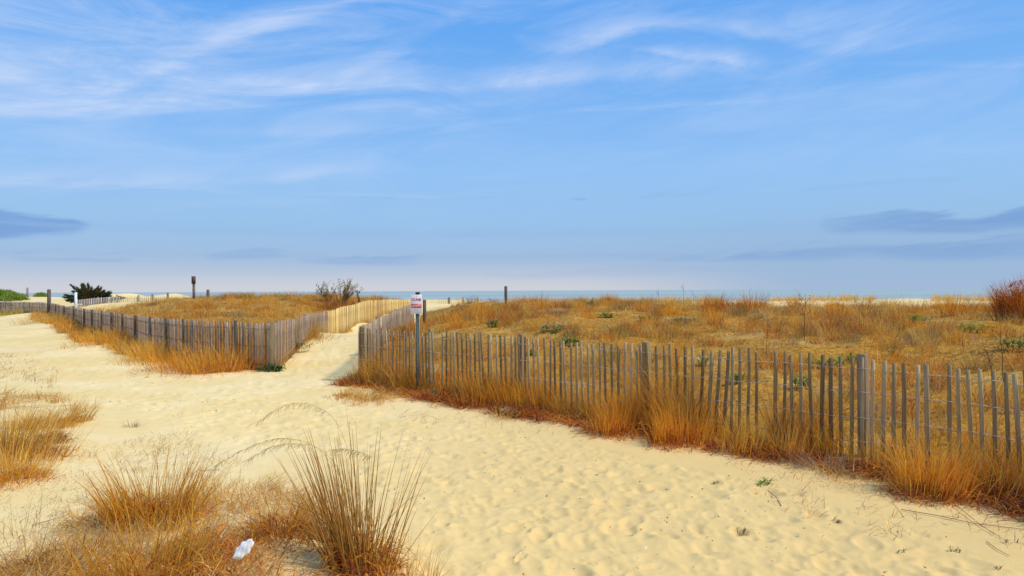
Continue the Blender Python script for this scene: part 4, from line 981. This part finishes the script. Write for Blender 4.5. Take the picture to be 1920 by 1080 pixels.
# left verge clumps
G_V = 'dry grass clumps along the left fence'
for lb, px, py, nu, hu, ncu, hc, sp, pu, pc in [
    ('big orange bushy clump before the left fence corner', 400, 690, 1100, .80, 600, .34, 1.1, TALLP, (RUST, DRUST, (.28, .09, .09))),
    ('orange and tan clump close to the left fence corner', 462, 684, 800, .78, 420, .34, .7, (ORANGE, OCHRE, TAN), (RUST, ORANGE)),
    ('golden clump in the middle of the left verge', 320, 674, 800, .60, 260, .22, .9, (GOLD, OCHRE, TAN), (RUST, OCHRE)),
    ('straw coloured clump at the far tip of the left verge', 105, 603, 800, .75, 160, .3, 1.6, (STRAW, OCHRE, (.5, .42, .18)), (RUST, OCHRE)),
    ('rust clump along the middle of the left fence', 240, 640, 700, .6, 240, .25, 1.2, (ORANGE, OCHRE, GOLD), (RUST, ORANGE)),
    ('brownish tall weeds covering the left fence corner', 490, 668, 420, .95, 60, .3, .6, (TAN, OCHRE, BROWN, RUST), (RUST,)),
    ('olive and tan weeds against the grey fence beside the narrow path', 572, 650, 420, .6, 120, .3, .9, (OCHRE, TAN, OLIVE), (RUST, OLIVE))]:
    clump('grass_clump', lb, 'grass clump', px, py, n_up=nu, hu=hu, spread=sp, lean=.3, bend=.5, pal_up=pu, n_curl=ncu, hc=hc, pal_c=pc, rc=sp, w=.0075, segs=3, coff=.45, group=G_V, ell=1.1)

# tufts along the skyline of the right dune
G_S = 'grass tufts on the right dune crest'
for lb, px, Y, py, nu, hu, sp, pu in [
    ('tall red-brown tuft on the right dune crest, left of two dark ones', 1145, 27, 574, 320, .62, .25, (ORANGE, OCHRE, RUST)),
    ('rounded russet tuft on the right dune crest', 1340, 22, 592, 700, .80, .40, (RUST, ORANGE, (.45, .17, .05))),
    ('tallest russet tuft standing against the sea', 1408, 23, 586, 760, .95, .42, (RUST, ORANGE, OCHRE)),
    ('orange tuft against the sea beside a dark weed stalk', 1498, 23, 587, 420, .72, .30, (ORANGE, RUST, OCHRE)),
    ('orange tuft below the pale bare sand on the right', 1790, 19, 590, 700, .72, .42, (ORANGE, RUST, GOLD)),
    ('golden tuft on the crest just right of the lone dark post', 978, 30, 562, 220, .42, .3, (GOLD, ORANGE, STRAW)),
    ('thin tuft on the crest left of the russet tufts', 1205, 26, 576, 180, .42, .24, (OCHRE, ORANGE, BROWN)),
    ('orange-red mound of grass beyond the warning sign', 890, 24, 585, 900, .66, .8, (ORANGE, RUST, GOLD)),
    ('bright orange tuft low on the right dune behind the sign', 960, 19, 600, 240, .42, .24, (ORANGE, (.6, .2, .05))),
    ('orange tuft on the slope below the crest at centre', 1015, 19, 600, 240, .42, .26, (ORANGE, RUST, OCHRE)),
    ('dark rust tuft on the slope left of the two green plants', 1680, 15, 622, 220, .34, .22, (RUST, ORANGE, DRUST)),
    ('ochre tuft on the crest near the right edge', 1855, 20, 586, 420, .45, .5, (OCHRE, ORANGE, TAN)),
    ('ochre tuft on the crest right of the tall weed stalks', 1570, 24, 578, 320, .36, .5, (OCHRE, TAN, ORANGE)),
    ('golden grass mound on the slope at centre right', 1265, 20, 590, 380, .42, .5, (GOLD, OCHRE, ORANGE))]:
    clump('grass_clump', lb, 'grass clump', px, py, Y=Y, n_up=nu, hu=hu, spread=sp, lean=.25, bend=.35, pal_up=pu, n_curl=nu // 3, hc=hu * .4, pal_c=(RUST, ORANGE, OCHRE), rc=sp, w=.011, segs=3, group=G_S)
for lb, px, Y, py, nu, hu, sp, pu in [
    ('dark olive tuft on the left dune crest', 532, 33, 555, 160, .42, .35, (OLIVE, BROWN, OCHRE)),
    ('golden pointed tuft on the left dune crest right of the posts', 467, 34, 554, 200, .50, .35, (OLIVE, GOLD, OCHRE)),
    ('russet tuft on the left dune crest before the leafy bush', 570, 32, 556, 300, .40, .7, (ORANGE, OCHRE, RUST)),
    ('dark red-brown thicket under the leafy bush', 640, 31, 566, 900, .62, 1.1, (RUST, (.30, .12, .04), ORANGE, BROWN)),
    ('low russet thicket above the yellow fence', 705, 35, 560, 600, .36, 1.4, (RUST, OCHRE, ORANGE, OLIVE)),
    ('purple-brown weeds on the left dune above the fence corner', 505, 19.5, 580, 200, .36, .6, (PURP, GREY, BROWN)),
    ('grey weed patch in the middle of the left dune', 460, 25, 575, 160, .32, .6, (PURP, GREY, OLIVE))]:
    clump('grass_clump', lb, 'grass clump', px, py, Y=Y, n_up=nu, hu=hu, spread=sp, lean=.3, bend=.35, pal_up=pu, n_curl=nu // 4, hc=hu * .4, pal_c=(RUST, BROWN), rc=sp, w=.013, segs=3, group='grass tufts on the left dune')

# ---------------------------------------------------------------- leafy plants
def leafy(name, label, cat, px, py, Y, wdt, h, nl, pal, lw=.03, ll=.12, group=None, world=None):
    """rosette plant: short stems with many lance-shaped leaves"""
    if Y is None:
        x, y, _ = Pz(px, py, 0.05)
        for _i in range(6): x, y, _ = Pz(px, py, gzf(x, y))
    else: x, y, _ = P(px, py, Y)
    z0 = gzf(x, y)
    root = empty(name, (x, y, z0)); tag(root, label, cat, group)
    V = []; Fq = []; Cc = []
    st = MB(); ns = max(3, nl // 14)
    for s_ in range(ns):
        a = random.uniform(0, 6.28); r_ = wdt / 2 * math.sqrt(random.random())
        bx, by = math.sin(a) * r_ * .6, math.cos(a) * r_ * .35
        bz = gzf(x + bx, y + by) - z0
        tip = Vector((math.sin(a) * r_, math.cos(a) * r_ * .6, bz + h * random.uniform(.5, 1) * (1 - .4 * r_ / (wdt / 2))))
        b = Vector((bx, by, bz - .02)); mid = b.lerp(tip, .5) + Vector((0, 0, h * .1))
        st.tube([b, mid, tip], [.004, .003, .002], 3, (.2, .2, .06))
        for l in range(max(5, nl // ns)):
            t = random.uniform(.25, 1.0); p = b.lerp(tip, t) + Vector((0, 0, h * .1 * (1 - abs(2 * t - 1))))
            a2 = random.uniform(0, 6.28); e = random.uniform(-.1, 1.1); L = ll * random.uniform(.6, 1.2); w_ = lw * random.uniform(.7, 1.2)
            d = Vector((math.sin(a2) * math.cos(e), math.cos(a2) * math.cos(e), math.sin(e))); sd = d.cross(Vector((0, 0, 1))).normalized() * w_ / 2
            m1 = p + d * L * .45; tp = p + d * L + Vector((0, 0, -L * .25))
            i = len(V); V += [p - sd * .2, p + sd * .2, m1 + sd, m1 - sd, tp + sd * .12, tp - sd * .12]
            Fq += [[i, i + 1, i + 2, i + 3], [i + 3, i + 2, i + 4, i + 5]]
            c = pal[random.randrange(len(pal))]; k = random.uniform(.75, 1.3); Cc += [tuple(v * k for v in c)] * 6
    np_mesh('leaves', [tuple(v) for v in V], Fq, Cc, M_LEAF, root)
    st.build('stems', M_LEAF, root)
    return root
GR = [(.16, .30, .03), (.22, .36, .05), (.11, .22, .03), (.30, .36, .06), (.34, .30, .08)]
GG = [(.32, .36, .12), (.38, .40, .16), (.22, .27, .06), (.40, .30, .12)]
for lb, px, py, Y, w_, h, nl, pal in [
    ('bright green leafy plant in the right dune grass, rightmost but one edge shrub', 1822, 632, 13.0, .55, .20, 260, GR),
    ('bright green leafy plant on the right slope, second from the right edge', 1725, 609, 15.5, .58, .18, 240, GR),
    ('dark green leafy plant behind the fence, nearest the third fence post', 1070, 636, 13.8, .34, .17, 200, GR),
    ('green leafy plant high on the slope above the centre of the fence', 1138, 600, 18.5, .38, .14, 150, GR),
    ('green leafy plant on the slope right of centre, beside pale stems', 1210, 606, 17.5, .34, .16, 150, GR),
    ('grey-green leafy plant left of the russet crest tufts', 1282, 606, 17.0, .50, .20, 200, GG),
    ('pale grey-green weed patch above the third fence post', 1035, 618, 15.5, .60, .16, 220, GG),
    ('olive green weed on the slope behind the warning sign', 925, 610, 17.0, .30, .18, 140, [(.24, .26, .06), (.30, .30, .08)]),
    ('dark green weed directly behind the third fence post', 992, 634, 13.0, .26, .12, 110, GR),
    ('long low green patch behind the fence left of the fifth post', 1545, 664, 10.6, .66, .13, 260, GR),
    ('small yellow-green weed peeping over the fence tops', 1600, 662, 10.6, .20, .14, 80, [(.2, .32, .05), (.26, .36, .08)]),
    ('green plant seen between pickets left of the fifth fence post', 1502, 700, 8.9, .20, .20, 130, GR),
    ('small light green weed seen between pickets at right centre', 1385, 700, 9.4, .14, .16, 80, [(.2, .36, .06), (.26, .4, .1)]),
    ('green plant seen through the fence midway to the fifth post', 1318, 664, 11.3, .22, .14, 90, GR),
    ('green sprig on the crest beside the red-brown tuft', 1108, 576, 25.0, .5, .3, 130, [(.16, .22, .05), (.22, .26, .08)]),
    ('small green weed behind the fence right of the fifth post', 1670, 658, 10.8, .16, .12, 70, GG),
    ('yellow-green bush behind the fence near the right edge', 1905, 655, 10.2, .55, .26, 260, [(.36, .36, .06), (.30, .30, .05), (.45, .38, .09)]),
    ('light green weed among the pickets right of the warning sign post', 815, 690, 10.2, .10, .14, 60, [(.22, .34, .06), (.28, .34, .1)]),
    ('dark green mat at the foot of the left fence corner', 510, 688, 13.9, .50, .12, 240, [(.07, .13, .03), (.10, .16, .04)]),
    ('olive weeds at the foot of the grey path fence', 562, 664, 16.5, .55, .34, 200, [(.16, .18, .06), (.22, .2, .08)]),
]:
    leafy('green_plant', lb, 'plant', px, py, Y, w_ * 1.2, h * 1.15, int(nl * 1.3), pal, lw=.024, ll=.12, group='green plants among the dune grass')
leafy('sand_seedling', 'small green star-shaped weed on open sand below the fence', 'plant', 1432, 908, None, .14, .06, 50, GR, lw=.012, ll=.07)
for lb, px, py, w_ in [
    ('dark sprig on the sand lower right, leftmost of the row', 1388, 995, .08), ('dark sprig on the sand lower right, beside a forked twig', 1568, 978, .12),
    ('dark sprig alone on the sand right of the forked twig', 1686, 1036, .10), ('olive sprig on the sand nearest the right bottom corner', 1794, 1035, .10),
    ('olive sprig on the sand near the right edge below the sticks', 1908, 1018, .14), ('tiny green sprig under the brightest orange clump', 1750, 950, .07),
    ('tiny dark sprig on the sand left of the green star weed', 1345, 906, .06), ('tiny dark sprig at the bottom right corner', 1872, 1070, .06)]:
    leafy('sand_seedling', lb, 'plant', px, py, None, w_, .03, 26, [(.22, .17, .09), (.28, .21, .12), (.18, .17, .07)], lw=.005, ll=.035, group='small sprigs on the open sand')

# leafy open bush on the left crest
def twig_bush(name, label, cat, px, py, Y, w, h, nst, leafpal, leaf_n, lw, ll, barkcol, up=.6, seed=1, side=0):
    rs = random.Random(seed)
    x, y, _ = P(px, py, Y); z0 = gzf(x, y)
    root = empty(name, (x, y, z0)); tag(root, label, cat)
    st = MB(); V = []; Fq = []; Cc = []
    def leaf(p, k=1):
        a2 = rs.uniform(0, 6.28); e = rs.uniform(-.5, 1.2); L = ll * rs.uniform(.6, 1.2); w_ = lw * rs.uniform(.7, 1.2)
        d = Vector((math.sin(a2) * math.cos(e), math.cos(a2) * math.cos(e), math.sin(e))); sd = d.cross(Vector((.1, .2, 1))).normalized() * w_ / 2
        m1 = p + d * L * .5; tp = p + d * L
        i = len(V); V.extend([p - sd * .2, p + sd * .2, m1 + sd, m1 - sd, tp + sd * .15, tp - sd * .15]); Fq.extend([[i, i + 1, i + 2, i + 3], [i + 3, i + 2, i + 4, i + 5]])
        c = leafpal[rs.randrange(len(leafpal))]; k = rs.uniform(.7, 1.3); Cc.extend([tuple(v * k for v in c)] * 6)
    def grow(p, d, L, r_, lev):
        pts = [p]; dd = d.copy(); q = p.copy()
        for i in range(4):
            dd = (dd + Vector((rs.uniform(-.18, .18), rs.uniform(-.18, .18), rs.uniform(-.05, .12)))).normalized(); q = q + dd * L / 4; pts.append(q.copy())
        st.tube(pts, [r_ * (1 - .18 * i) for i in range(5)], 3, barkcol)
        if lev > 0:
            for i in range(4):
                b = pts[rs.randrange(1, 5)]
                grow(b, (dd + Vector((rs.uniform(-.8, .8), rs.uniform(-.8, .8), rs.uniform(-.1, .6)))).normalized(), L * rs.uniform(.4, .6), r_ * .5, lev - 1)
        if lev <= 1:
            for _ in range(leaf_n):
                leaf(pts[rs.randrange(1, 5)] + Vector((rs.uniform(-1, 1), rs.uniform(-1, 1), rs.uniform(-1, 1))) * L * .12)
    for s_ in range(nst):
        a = rs.uniform(0, 6.28); f = rs.uniform(0, 1)
        b = Vector((math.sin(a) * w * .12, math.cos(a) * w * .1, -.03))
        d = Vector((math.sin(a) * w * .5 * f + side, math.cos(a) * w * .3 * f, h * up)).normalized()
        grow(b, d, h * rs.uniform(.55, .8), .012, 2)
    st.build('branches', M_BARK, root)
    if V: np_mesh('leaves', [tuple(v) for v in V], Fq, Cc, M_LEAF, root)
    return root
twig_bush('leafy_bush', 'open leafy bush with bare twigs on the crest of the left dune', 'bush', 634, 552, 32, 2.2, 1.0, 20, [(.34, .28, .05), (.42, .28, .06), (.26, .20, .05), (.52, .30, .08)], 8, .035, .06, (.34, .22, .12), seed=4)
twig_bush('leafy_bush', 'single leafy sprig right of the open bush on the left crest', 'bush', 672, 552, 33, .5, .62, 2, [(.18, .22, .05), (.24, .24, .08)], 4, .05, .09, (.2, .14, .1), seed=9, up=1.2)
twig_bush('red_bush', 'rust red bush with bare twigs cut by the right edge of the frame', 'bush', 1918, 603, 15, 1.0, .85, 12, [(.62, .22, .02), (.50, .14, .015), (.70, .30, .03), (.46, .10, .015)], 12, .016, .08, (.34, .15, .06), seed=5)
clump('grass_clump', 'dark red dense grass around the foot of the red bush', 'grass clump', 1925, 604, Y=14.8, n_up=3000, hu=1.05, spread=.52, lean=.28, bend=.3, pal_up=(RUST, (.56, .14, .02), ORANGE, (.40, .09, .02)), n_curl=600, hc=.35, pal_c=(DRUST, (.3, .07, .02), RUST), rc=.55, w=.009, segs=3)

# upright dark weed stalks
def stalk(label, px, py, Y, h, lean=0, forks=3, col=(.16, .09, .06), r_=.005, group='dark dry weed stalks on the right dune'):
    x, y, _ = P(px, py, Y); z0 = gzf(x, y)
    rs = random.Random(px); mb = MB()
    pts = [(0, 0, -.03)] + [(lean * t + rs.uniform(-.008, .008), rs.uniform(-.01, .01), h * t) for t in (.25, .5, .75, 1)]
    mb.tube(pts, [r_, r_ * .9, r_ * .75, r_ * .6, r_ * .35], 3, col)
    for k in range(forks):
        b = Vector(pts[2]).lerp(Vector(pts[4]), rs.uniform(0, .9)); a = rs.choice((-1, 1))
        e = b + Vector((a * rs.uniform(.04, .10), rs.uniform(-.04, .04), rs.uniform(.06, .16)))
        mb.tube([b, b.lerp(e, .5) + Vector((a * .01, 0, 0)), e], [r_ * .5, r_ * .45, r_ * .3], 3, col)
        for j in range(5):
            s_ = e + Vector((rs.uniform(-.015, .015), rs.uniform(-.015, .015), rs.uniform(-.03, .03))); mb.tube([s_, s_ + Vector((0, 0, .014))], [r_ * .9, r_ * .5], 3, col)
    o = mb.build('weed_stalk', M_GRASS); o.location = (x, y, z0); tag(o, label, 'weed', group); return o
for lb, px, py, Y, h, ln, fk, r_ in [
    ('tall dark weed stalk with a bushy head in front of the orange crest tuft', 1508, 640, 12.3, .86, .02, 6, .007), ('dark leaning weed stalk behind the fence near the right edge', 1882, 700, 8.2, .62, -.04, 4, .006),
    ('short dark stalk left of the leaning one near the right edge', 1862, 700, 8.4, .36, -.07, 2, .005), ('thin stalk rising behind the fence between fourth and fifth posts', 1437, 655, 11.5, .6, .03, 3, .004),
    ('thin leaning stalk on the slope behind the fourth post', 1212, 640, 12.5, .55, .14, 4, .004), ('first thin stalk against the sea left of the tallest russet tuft', 1235, 575, 25, .75, 0, 2, .008),
    ('second thin stalk against the sea left of the tallest russet tuft', 1282, 575, 24, .95, 0, 2, .008), ('third thin stalk against the sea left of the tallest russet tuft', 1300, 575, 24, .55, .02, 2, .008),
    ('hair-thin stalk above the tallest russet tuft', 1406, 560, 23, .9, .0, 1, .004), ('hair-thin stalk right of the tallest russet tuft', 1440, 575, 23, .75, .0, 1, .004),
    ('hair-thin stalk above the orange crest tuft', 1499, 570, 23, .75, .0, 1, .004), ('dark stalk on the crest left of centre', 1015, 565, 28, .6, .0, 2, .008)]:
    stalk(lb, px, py, Y, h, ln, fk, r_=r_)

# ---------------------------------------------------------------- sprawling evergreen, far left
def juniper():
    rs = random.Random(12)
    x, y, _ = P(170, 560, 52); z0 = gzf(x, y)
    root = empty('evergreen_bush', (x, y, z0)); tag(root, 'dark sprawling evergreen bush with spiky branches on the far left dune', 'bush')
    tr = MB(); V = []; Fq = []; Cc = []
    zt_ = P(170, 532.5, 52)[2] - z0; hw = 45 / F * 52
    tips = []
    spec = [(-1.0, .42), (-.80, .62), (-.55, .92), (-.34, .98), (-.15, .95), (.06, .97), (.22, .80), (.42, .66), (.62, .52), (.80, .50), (.98, .62), (1.12, .40), (-.6, .5), (-.2, .6), (.1, .6), (.4, .4), (-.9, .25), (.8, .3), (-.4, .7), (.3, .55), (.55, .35), (-.05, .8), (-.7, .35)]
    for fx, fz in spec:
        for rep in range(3):
            tip = Vector((fx * hw + rs.uniform(-.1, .1), rs.uniform(-.9, .9), fz * zt_ * (1 - .12 * rep)))
            b = Vector((fx * hw * .25, rs.uniform(-.1, .1), 0)); c = b.lerp(tip, .55) + Vector((0, 0, .10 * zt_))
            pts = []
            for k in range(7):
                t = k / 6; pts.append(b * (1 - t) ** 2 + c * 2 * t * (1 - t) + tip * t * t)
            tr.tube(pts, [.05 * (1 - .13 * k) for k in range(7)], 4, (.2, .13, .08))
            for _ in range(230):
                t = rs.uniform(.22, 1.0) ** .8; p = b * (1 - t) ** 2 + c * 2 * t * (1 - t) + tip * t * t
                d = (tip - c).normalized(); off = .19 * (1.05 - t) + .02
                p = p + Vector((rs.gauss(0, off * .6), rs.gauss(0, off), rs.gauss(0, off * .45)))
                dd = (d + Vector((rs.uniform(-.5, .5), rs.uniform(-.6, .6), rs.uniform(-.3, .5)))).normalized(); L = rs.uniform(.10, .24); w_ = rs.uniform(.012, .028)
                sd = dd.cross(Vector((rs.uniform(-1, 1), rs.uniform(-1, 1), .3))).normalized() * w_
                i = len(V); V.extend([p - sd, p + sd, p + dd * L + sd * .3, p + dd * L - sd * .3]); Fq.append([i, i + 1, i + 2, i + 3])
                if -.25 < fx < .5 and rs.random() < .45: col = rs.choice([(.16, .07, .03), (.12, .06, .025)])
                else: col = rs.choice([(.035, .055, .02), (.05, .08, .025), (.08, .10, .025)])
                Cc.extend([col] * 4)
    tr.build('branches', M_BARK, root); np_mesh('foliage', [tuple(v) for v in V], Fq, Cc, M_LEAF, root)
juniper()
# low bright green shrubs, far left
def mound_shrub(label, px, py, Y, w, h, n_, pal, seed):
    x, y, _ = P(px, py, Y); z0 = gzf(x, y); rs = np.random.RandomState(seed)
    root = empty('green_shrub', (x, y, z0)); tag(root, label, 'shrub', 'green shrubs on the far left dune')
    th = rs.uniform(0, 2 * np.pi, n_); u = np.sqrt(rs.rand(n_)); f = rs.rand(n_) ** .5
    lump = .75 + .35 * np.sin(th * 3 + seed) * np.cos(th * 5)
    X = np.sin(th) * u * w / 2 * lump; Y_ = np.cos(th) * u * w * .35; Z = h * np.sqrt(np.clip(1 - u ** 2, 0, 1)) * f * (.8 + .3 * fbm(X * 1.1 + 9, Y_ * 1.1, seed, 3))
    c = np.array(pal)[rs.randint(0, len(pal), n_)] * rs.uniform(.7, 1.3, (n_, 1))
    V, Fq, Cc = blades(np.stack([X, Y_, Z - .1], 1), rs.uniform(0, 6.28, n_), rs.uniform(.1, 1.2, n_), rs.uniform(0, .6, n_), rs.uniform(.15, .32, n_), rs.uniform(.03, .07, n_), c, 2)
    np_mesh('foliage', V, Fq, Cc, M_LEAF, root)
    mb = MB()
    for k in range(7):
        a = rs.uniform(0, 6.28); mb.tube([(0, 0, -.1), (math.sin(a) * w * .15, math.cos(a) * w * .1, h * .35), (math.sin(a) * w * .3, math.cos(a) * w * .2, h * .6)], [.04, .03, .015], 4, (.2, .14, .1))
    mb.build('stems', M_BARK, root)
GLS = [(.30, .42, .05), (.22, .34, .05), (.40, .46, .08), (.14, .24, .04)]
mound_shrub('bright green shrub mass at the left edge of the frame', 0, 560, 68, 3.6, 1.0, 5200, GLS, 3)
mound_shrub('lower green shrub trailing right from the left edge', 26, 560, 66, 2.6, .8, 2600, GLS, 4)
mound_shrub('small rounded green shrub on the pale far left dune', 77, 553, 74, 1.6, .5, 1200, GLS, 5)
mound_shrub('dull brown shrub by the thin distant post', 42, 553, 78, 1.8, .45, 900, [(.3, .18, .14), (.22, .15, .1)], 6)
mound_shrub('green shrub low behind the fence at the left edge', 8, 566, 60, 2.2, .6, 1600, GLS, 7)

# ---------------------------------------------------------------- small things on the sand
def blob(name, label, cat, px, py, sx, sy, sz, mat, seed, rz=0.0, lift=0.0, amp=.3):
    import bmesh
    x, y, _ = Pz(px, py, 0.05)
    for _i in range(6): x, y, _ = Pz(px, py, gzf(x, y) + lift)
    bm = bmesh.new(); bmesh.ops.create_icosphere(bm, subdivisions=4, radius=1)
    rs = np.random.RandomState(seed); o1, o2 = rs.rand(2) * 50
    for v in bm.verts:
        c = v.co; k = 1 + amp * (float(fbm(np.array(c.x * 1.7 + o1), np.array(c.y * 1.7 + c.z * 1.3 + o2), seed, 4)) - .5) * 2
        v.co = Vector((c.x * sx * k, c.y * sy * k, c.z * sz * k))
    me = bpy.data.meshes.new(name); bm.to_mesh(me); bm.free(); me.materials.append(mat)
    me.polygons.foreach_set('use_smooth', np.ones(len(me.polygons), bool))
    o = bpy.data.objects.new(name, me); COL.objects.link(o); o.location = (x, y, gzf(x, y) + lift); o.rotation_euler = (0, 0, rz)
    tag(o, label, cat); return o
blob('stone', 'pale grey stone half hidden at the grass edge below the third fence post', 'stone', 956, 772, .13, .09, .06, M_STONE, 3, .3)
blob('stone', 'small pale stone beside the larger one at the grass edge', 'stone', 984, 764, .06, .05, .05, M_STONE, 5)
# crumpled white scrap: folded thin sheet
def scrap():
    px, py = 457, 1030
    x, y, _ = Pz(px, py, .1)
    for _i in range(6): x, y, _ = Pz(px, py, gzf(x, y) + .12)
    y0 = y - .16; v0 = ray(px, py); t = y0 / v0.y; x = v0.x * t; z = CAMZ + v0.z * t
    nu, nv = 22, 12; V = []; Fq = []
    for i in range(nu):
        for j in range(nv):
            u = i / (nu - 1) * 2 - 1; v = j / (nv - 1) * 2 - 1
            wdt = (1 - abs(u) ** 2.6 * .75) * (.9 + .1 * math.sin(u * 9)); 
            a = u * .062; b = v * .036 * wdt
            h = .012 * math.cos(v * 1.5) + .0016 * math.sin(u * 6 + v * 3) + .0012 * math.sin(u * 11 - v * 7)
            V.append((a, b, h))
    for i in range(nu - 1):
        for j in range(nv - 1):
            k = i * nv + j; Fq.append([k, k + nv, k + nv + 1, k + 1])
    o = np_mesh('litter_scrap', V, Fq, None, M_SCRAP, smooth=True)
    so = o.modifiers.new('solid', 'SOLIDIFY'); so.thickness = .003
    o.location = (x, y0, z); o.rotation_euler = (R(62), R(-42), R(6))
    tag(o, 'crumpled white scrap lying in the rusty foreground grass', 'litter')
scrap()

def stick(label, pts, r_, col, name='stick', forks=()):
    W_ = []
    for px, py, lift in pts:
        x, y, _ = Pz(px, py, .03)
        for _i in range(5): x, y, _ = Pz(px, py, gzf(x, y) + lift)
        W_.append(Vector((x, y, gzf(x, y) + lift)))
    mb = MB(); m = len(W_)
    mb.tube(W_, [r_ * (1 - .6 * i / m) for i in range(m)], 6, col)
    for i, dx_, dy_ in forks:
        a = W_[i]; e = a + Vector((dx_, dy_, .012)); mb.tube([a, a.lerp(e, .5) + Vector((0, 0, .006)), e], [r_ * .5, r_ * .4, r_ * .2], 6, col)
    o = mb.build(name, M_WOOD, loc=tuple(W_[0])); tag(o, label, 'stick', 'dry sticks on the sand'); return o
DK = (.40, .27, .16)
stick('long thin dark stick on the sand near the right edge, running right', [(1690, 955, .01), (1760, 967, .012), (1830, 982, .01), (1900, 990, .008), (1960, 998, .01)], .0032, DK, forks=((1, .12, -.10), (2, .1, -.08)))
stick('thin dark stick crossing the long one near the right edge', [(1790, 945, .02), (1840, 985, .015), (1880, 1010, .01)], .0026, DK, forks=((1, .10, .03),))
stick('short dark stick below the crossing ones at the right edge', [(1850, 1015, .008), (1870, 1030, .01), (1893, 1042, .008)], .0026, DK)
stick('small forked twig on the sand lower right', [(1440, 920, .008), (1455, 932, .01), (1465, 948, .008)], .004, DK, forks=((1, .06, .03),))
stick('twig lying on the sand left of the brown hummock grass', [(375, 882, .01), (400, 881, .012), (412, 880, .01)], .004, DK)
stick('pale twig lying at the left edge of the hummock', [(60, 985, .008), (95, 975, .02), (125, 966, .01)], .004, (.4, .3, .2))
# bleached stick propped up against the fence
def leaning_stick(label, a, b, r_, col):
    a = Vector(a); b = Vector(b); m = a.lerp(b, .5) + Vector((0, 0, .01))
    mb = MB(); mb.tube([a, m, b], [r_, r_ * .85, r_ * .6], 6, col); o = mb.build('stick', M_WOOD, loc=tuple(a)); tag(o, label, 'stick'); return o
q0 = Pz(1795, 905, .02)
leaning_stick('bleached tan stick propped against the fence right of the brightest orange clump', q0, P(1842, 853, q0[1] + .1), .008, (.66, .50, .30))
# dry grey twiggy bush
twb = clump('dry_weed', 'wispy bleached grey bush leaning on the rust clumps left of the fifth fence post', 'weed', 1545, 882, n_up=260, hu=.34, spread=.22, lean=.9, bend=.6, pal_up=(GREY, (.55, .46, .38), TAN), n_curl=90, hc=.14, rc=.25, w=.0028, sides=3, pal_c=(GREY, BROWN), rot=-.5)
clump('dry_weed', 'matted grey-brown runners on the sand bank below the fifth fence post', 'weed', 1640, 915, n_up=320, hu=.26, spread=.30, lean=1.35, bend=.1, pal_up=(BROWN, TAN, GREY), n_curl=120, hc=.10, rc=.35, w=.0026, pal_c=(BROWN, TAN), ell=1.8, rot=-.5)
clump('dry_weed', 'arching pale straw over the fence near the right edge', 'weed', 1905, 790, Y=5.9, n_up=60, hu=.62, spread=.14, lean=.2, bend=1.5, pal_up=(STRAW, TAN, OCHRE), n_curl=0, w=.003, segs=5)
clump('dry_weed', 'purple-grey weed patch with bare sand on the slope above the third fence post', 'weed', 1045, 592, Y=20, n_up=260, hu=.30, spread=.40, lean=.5, pal_up=(PURP, GREY, (.2, .12, .1)), n_curl=100, hc=.14, pal_c=(GREY, PURP), rc=.5, w=.010, segs=3)
clump('dry_weed', 'brown bristly weeds around the warning sign post base behind the fence', 'weed', 840, 640, Y=13.5, n_up=260, hu=.42, spread=.6, lean=.35, pal_up=(BROWN, TAN, GREY, OLIVE), n_curl=60, hc=.14, pal_c=(BROWN,), rc=.5, w=.006, segs=3)
clump('dry_weed', 'dark brown weeds leaning on the grey path fence behind the sign', 'weed', 748, 640, Y=17.5, n_up=420, hu=.62, spread=.7, lean=.3, pal_up=(BROWN, RUST, OCHRE, (.3, .14, .08)), n_curl=160, hc=.2, pal_c=(RUST, ORANGE), rc=.7, w=.008, segs=3)
clump('dry_weed', 'dark weeds at the foot of the dune right of the sign, beside bare sand', 'weed', 840, 582, Y=27, n_up=320, hu=.42, spread=.8, lean=.35, pal_up=((.22, .12, .08), BROWN, PURP), n_curl=100, hc=.2, pal_c=(BROWN, RUST), rc=.8, w=.012, segs=3)
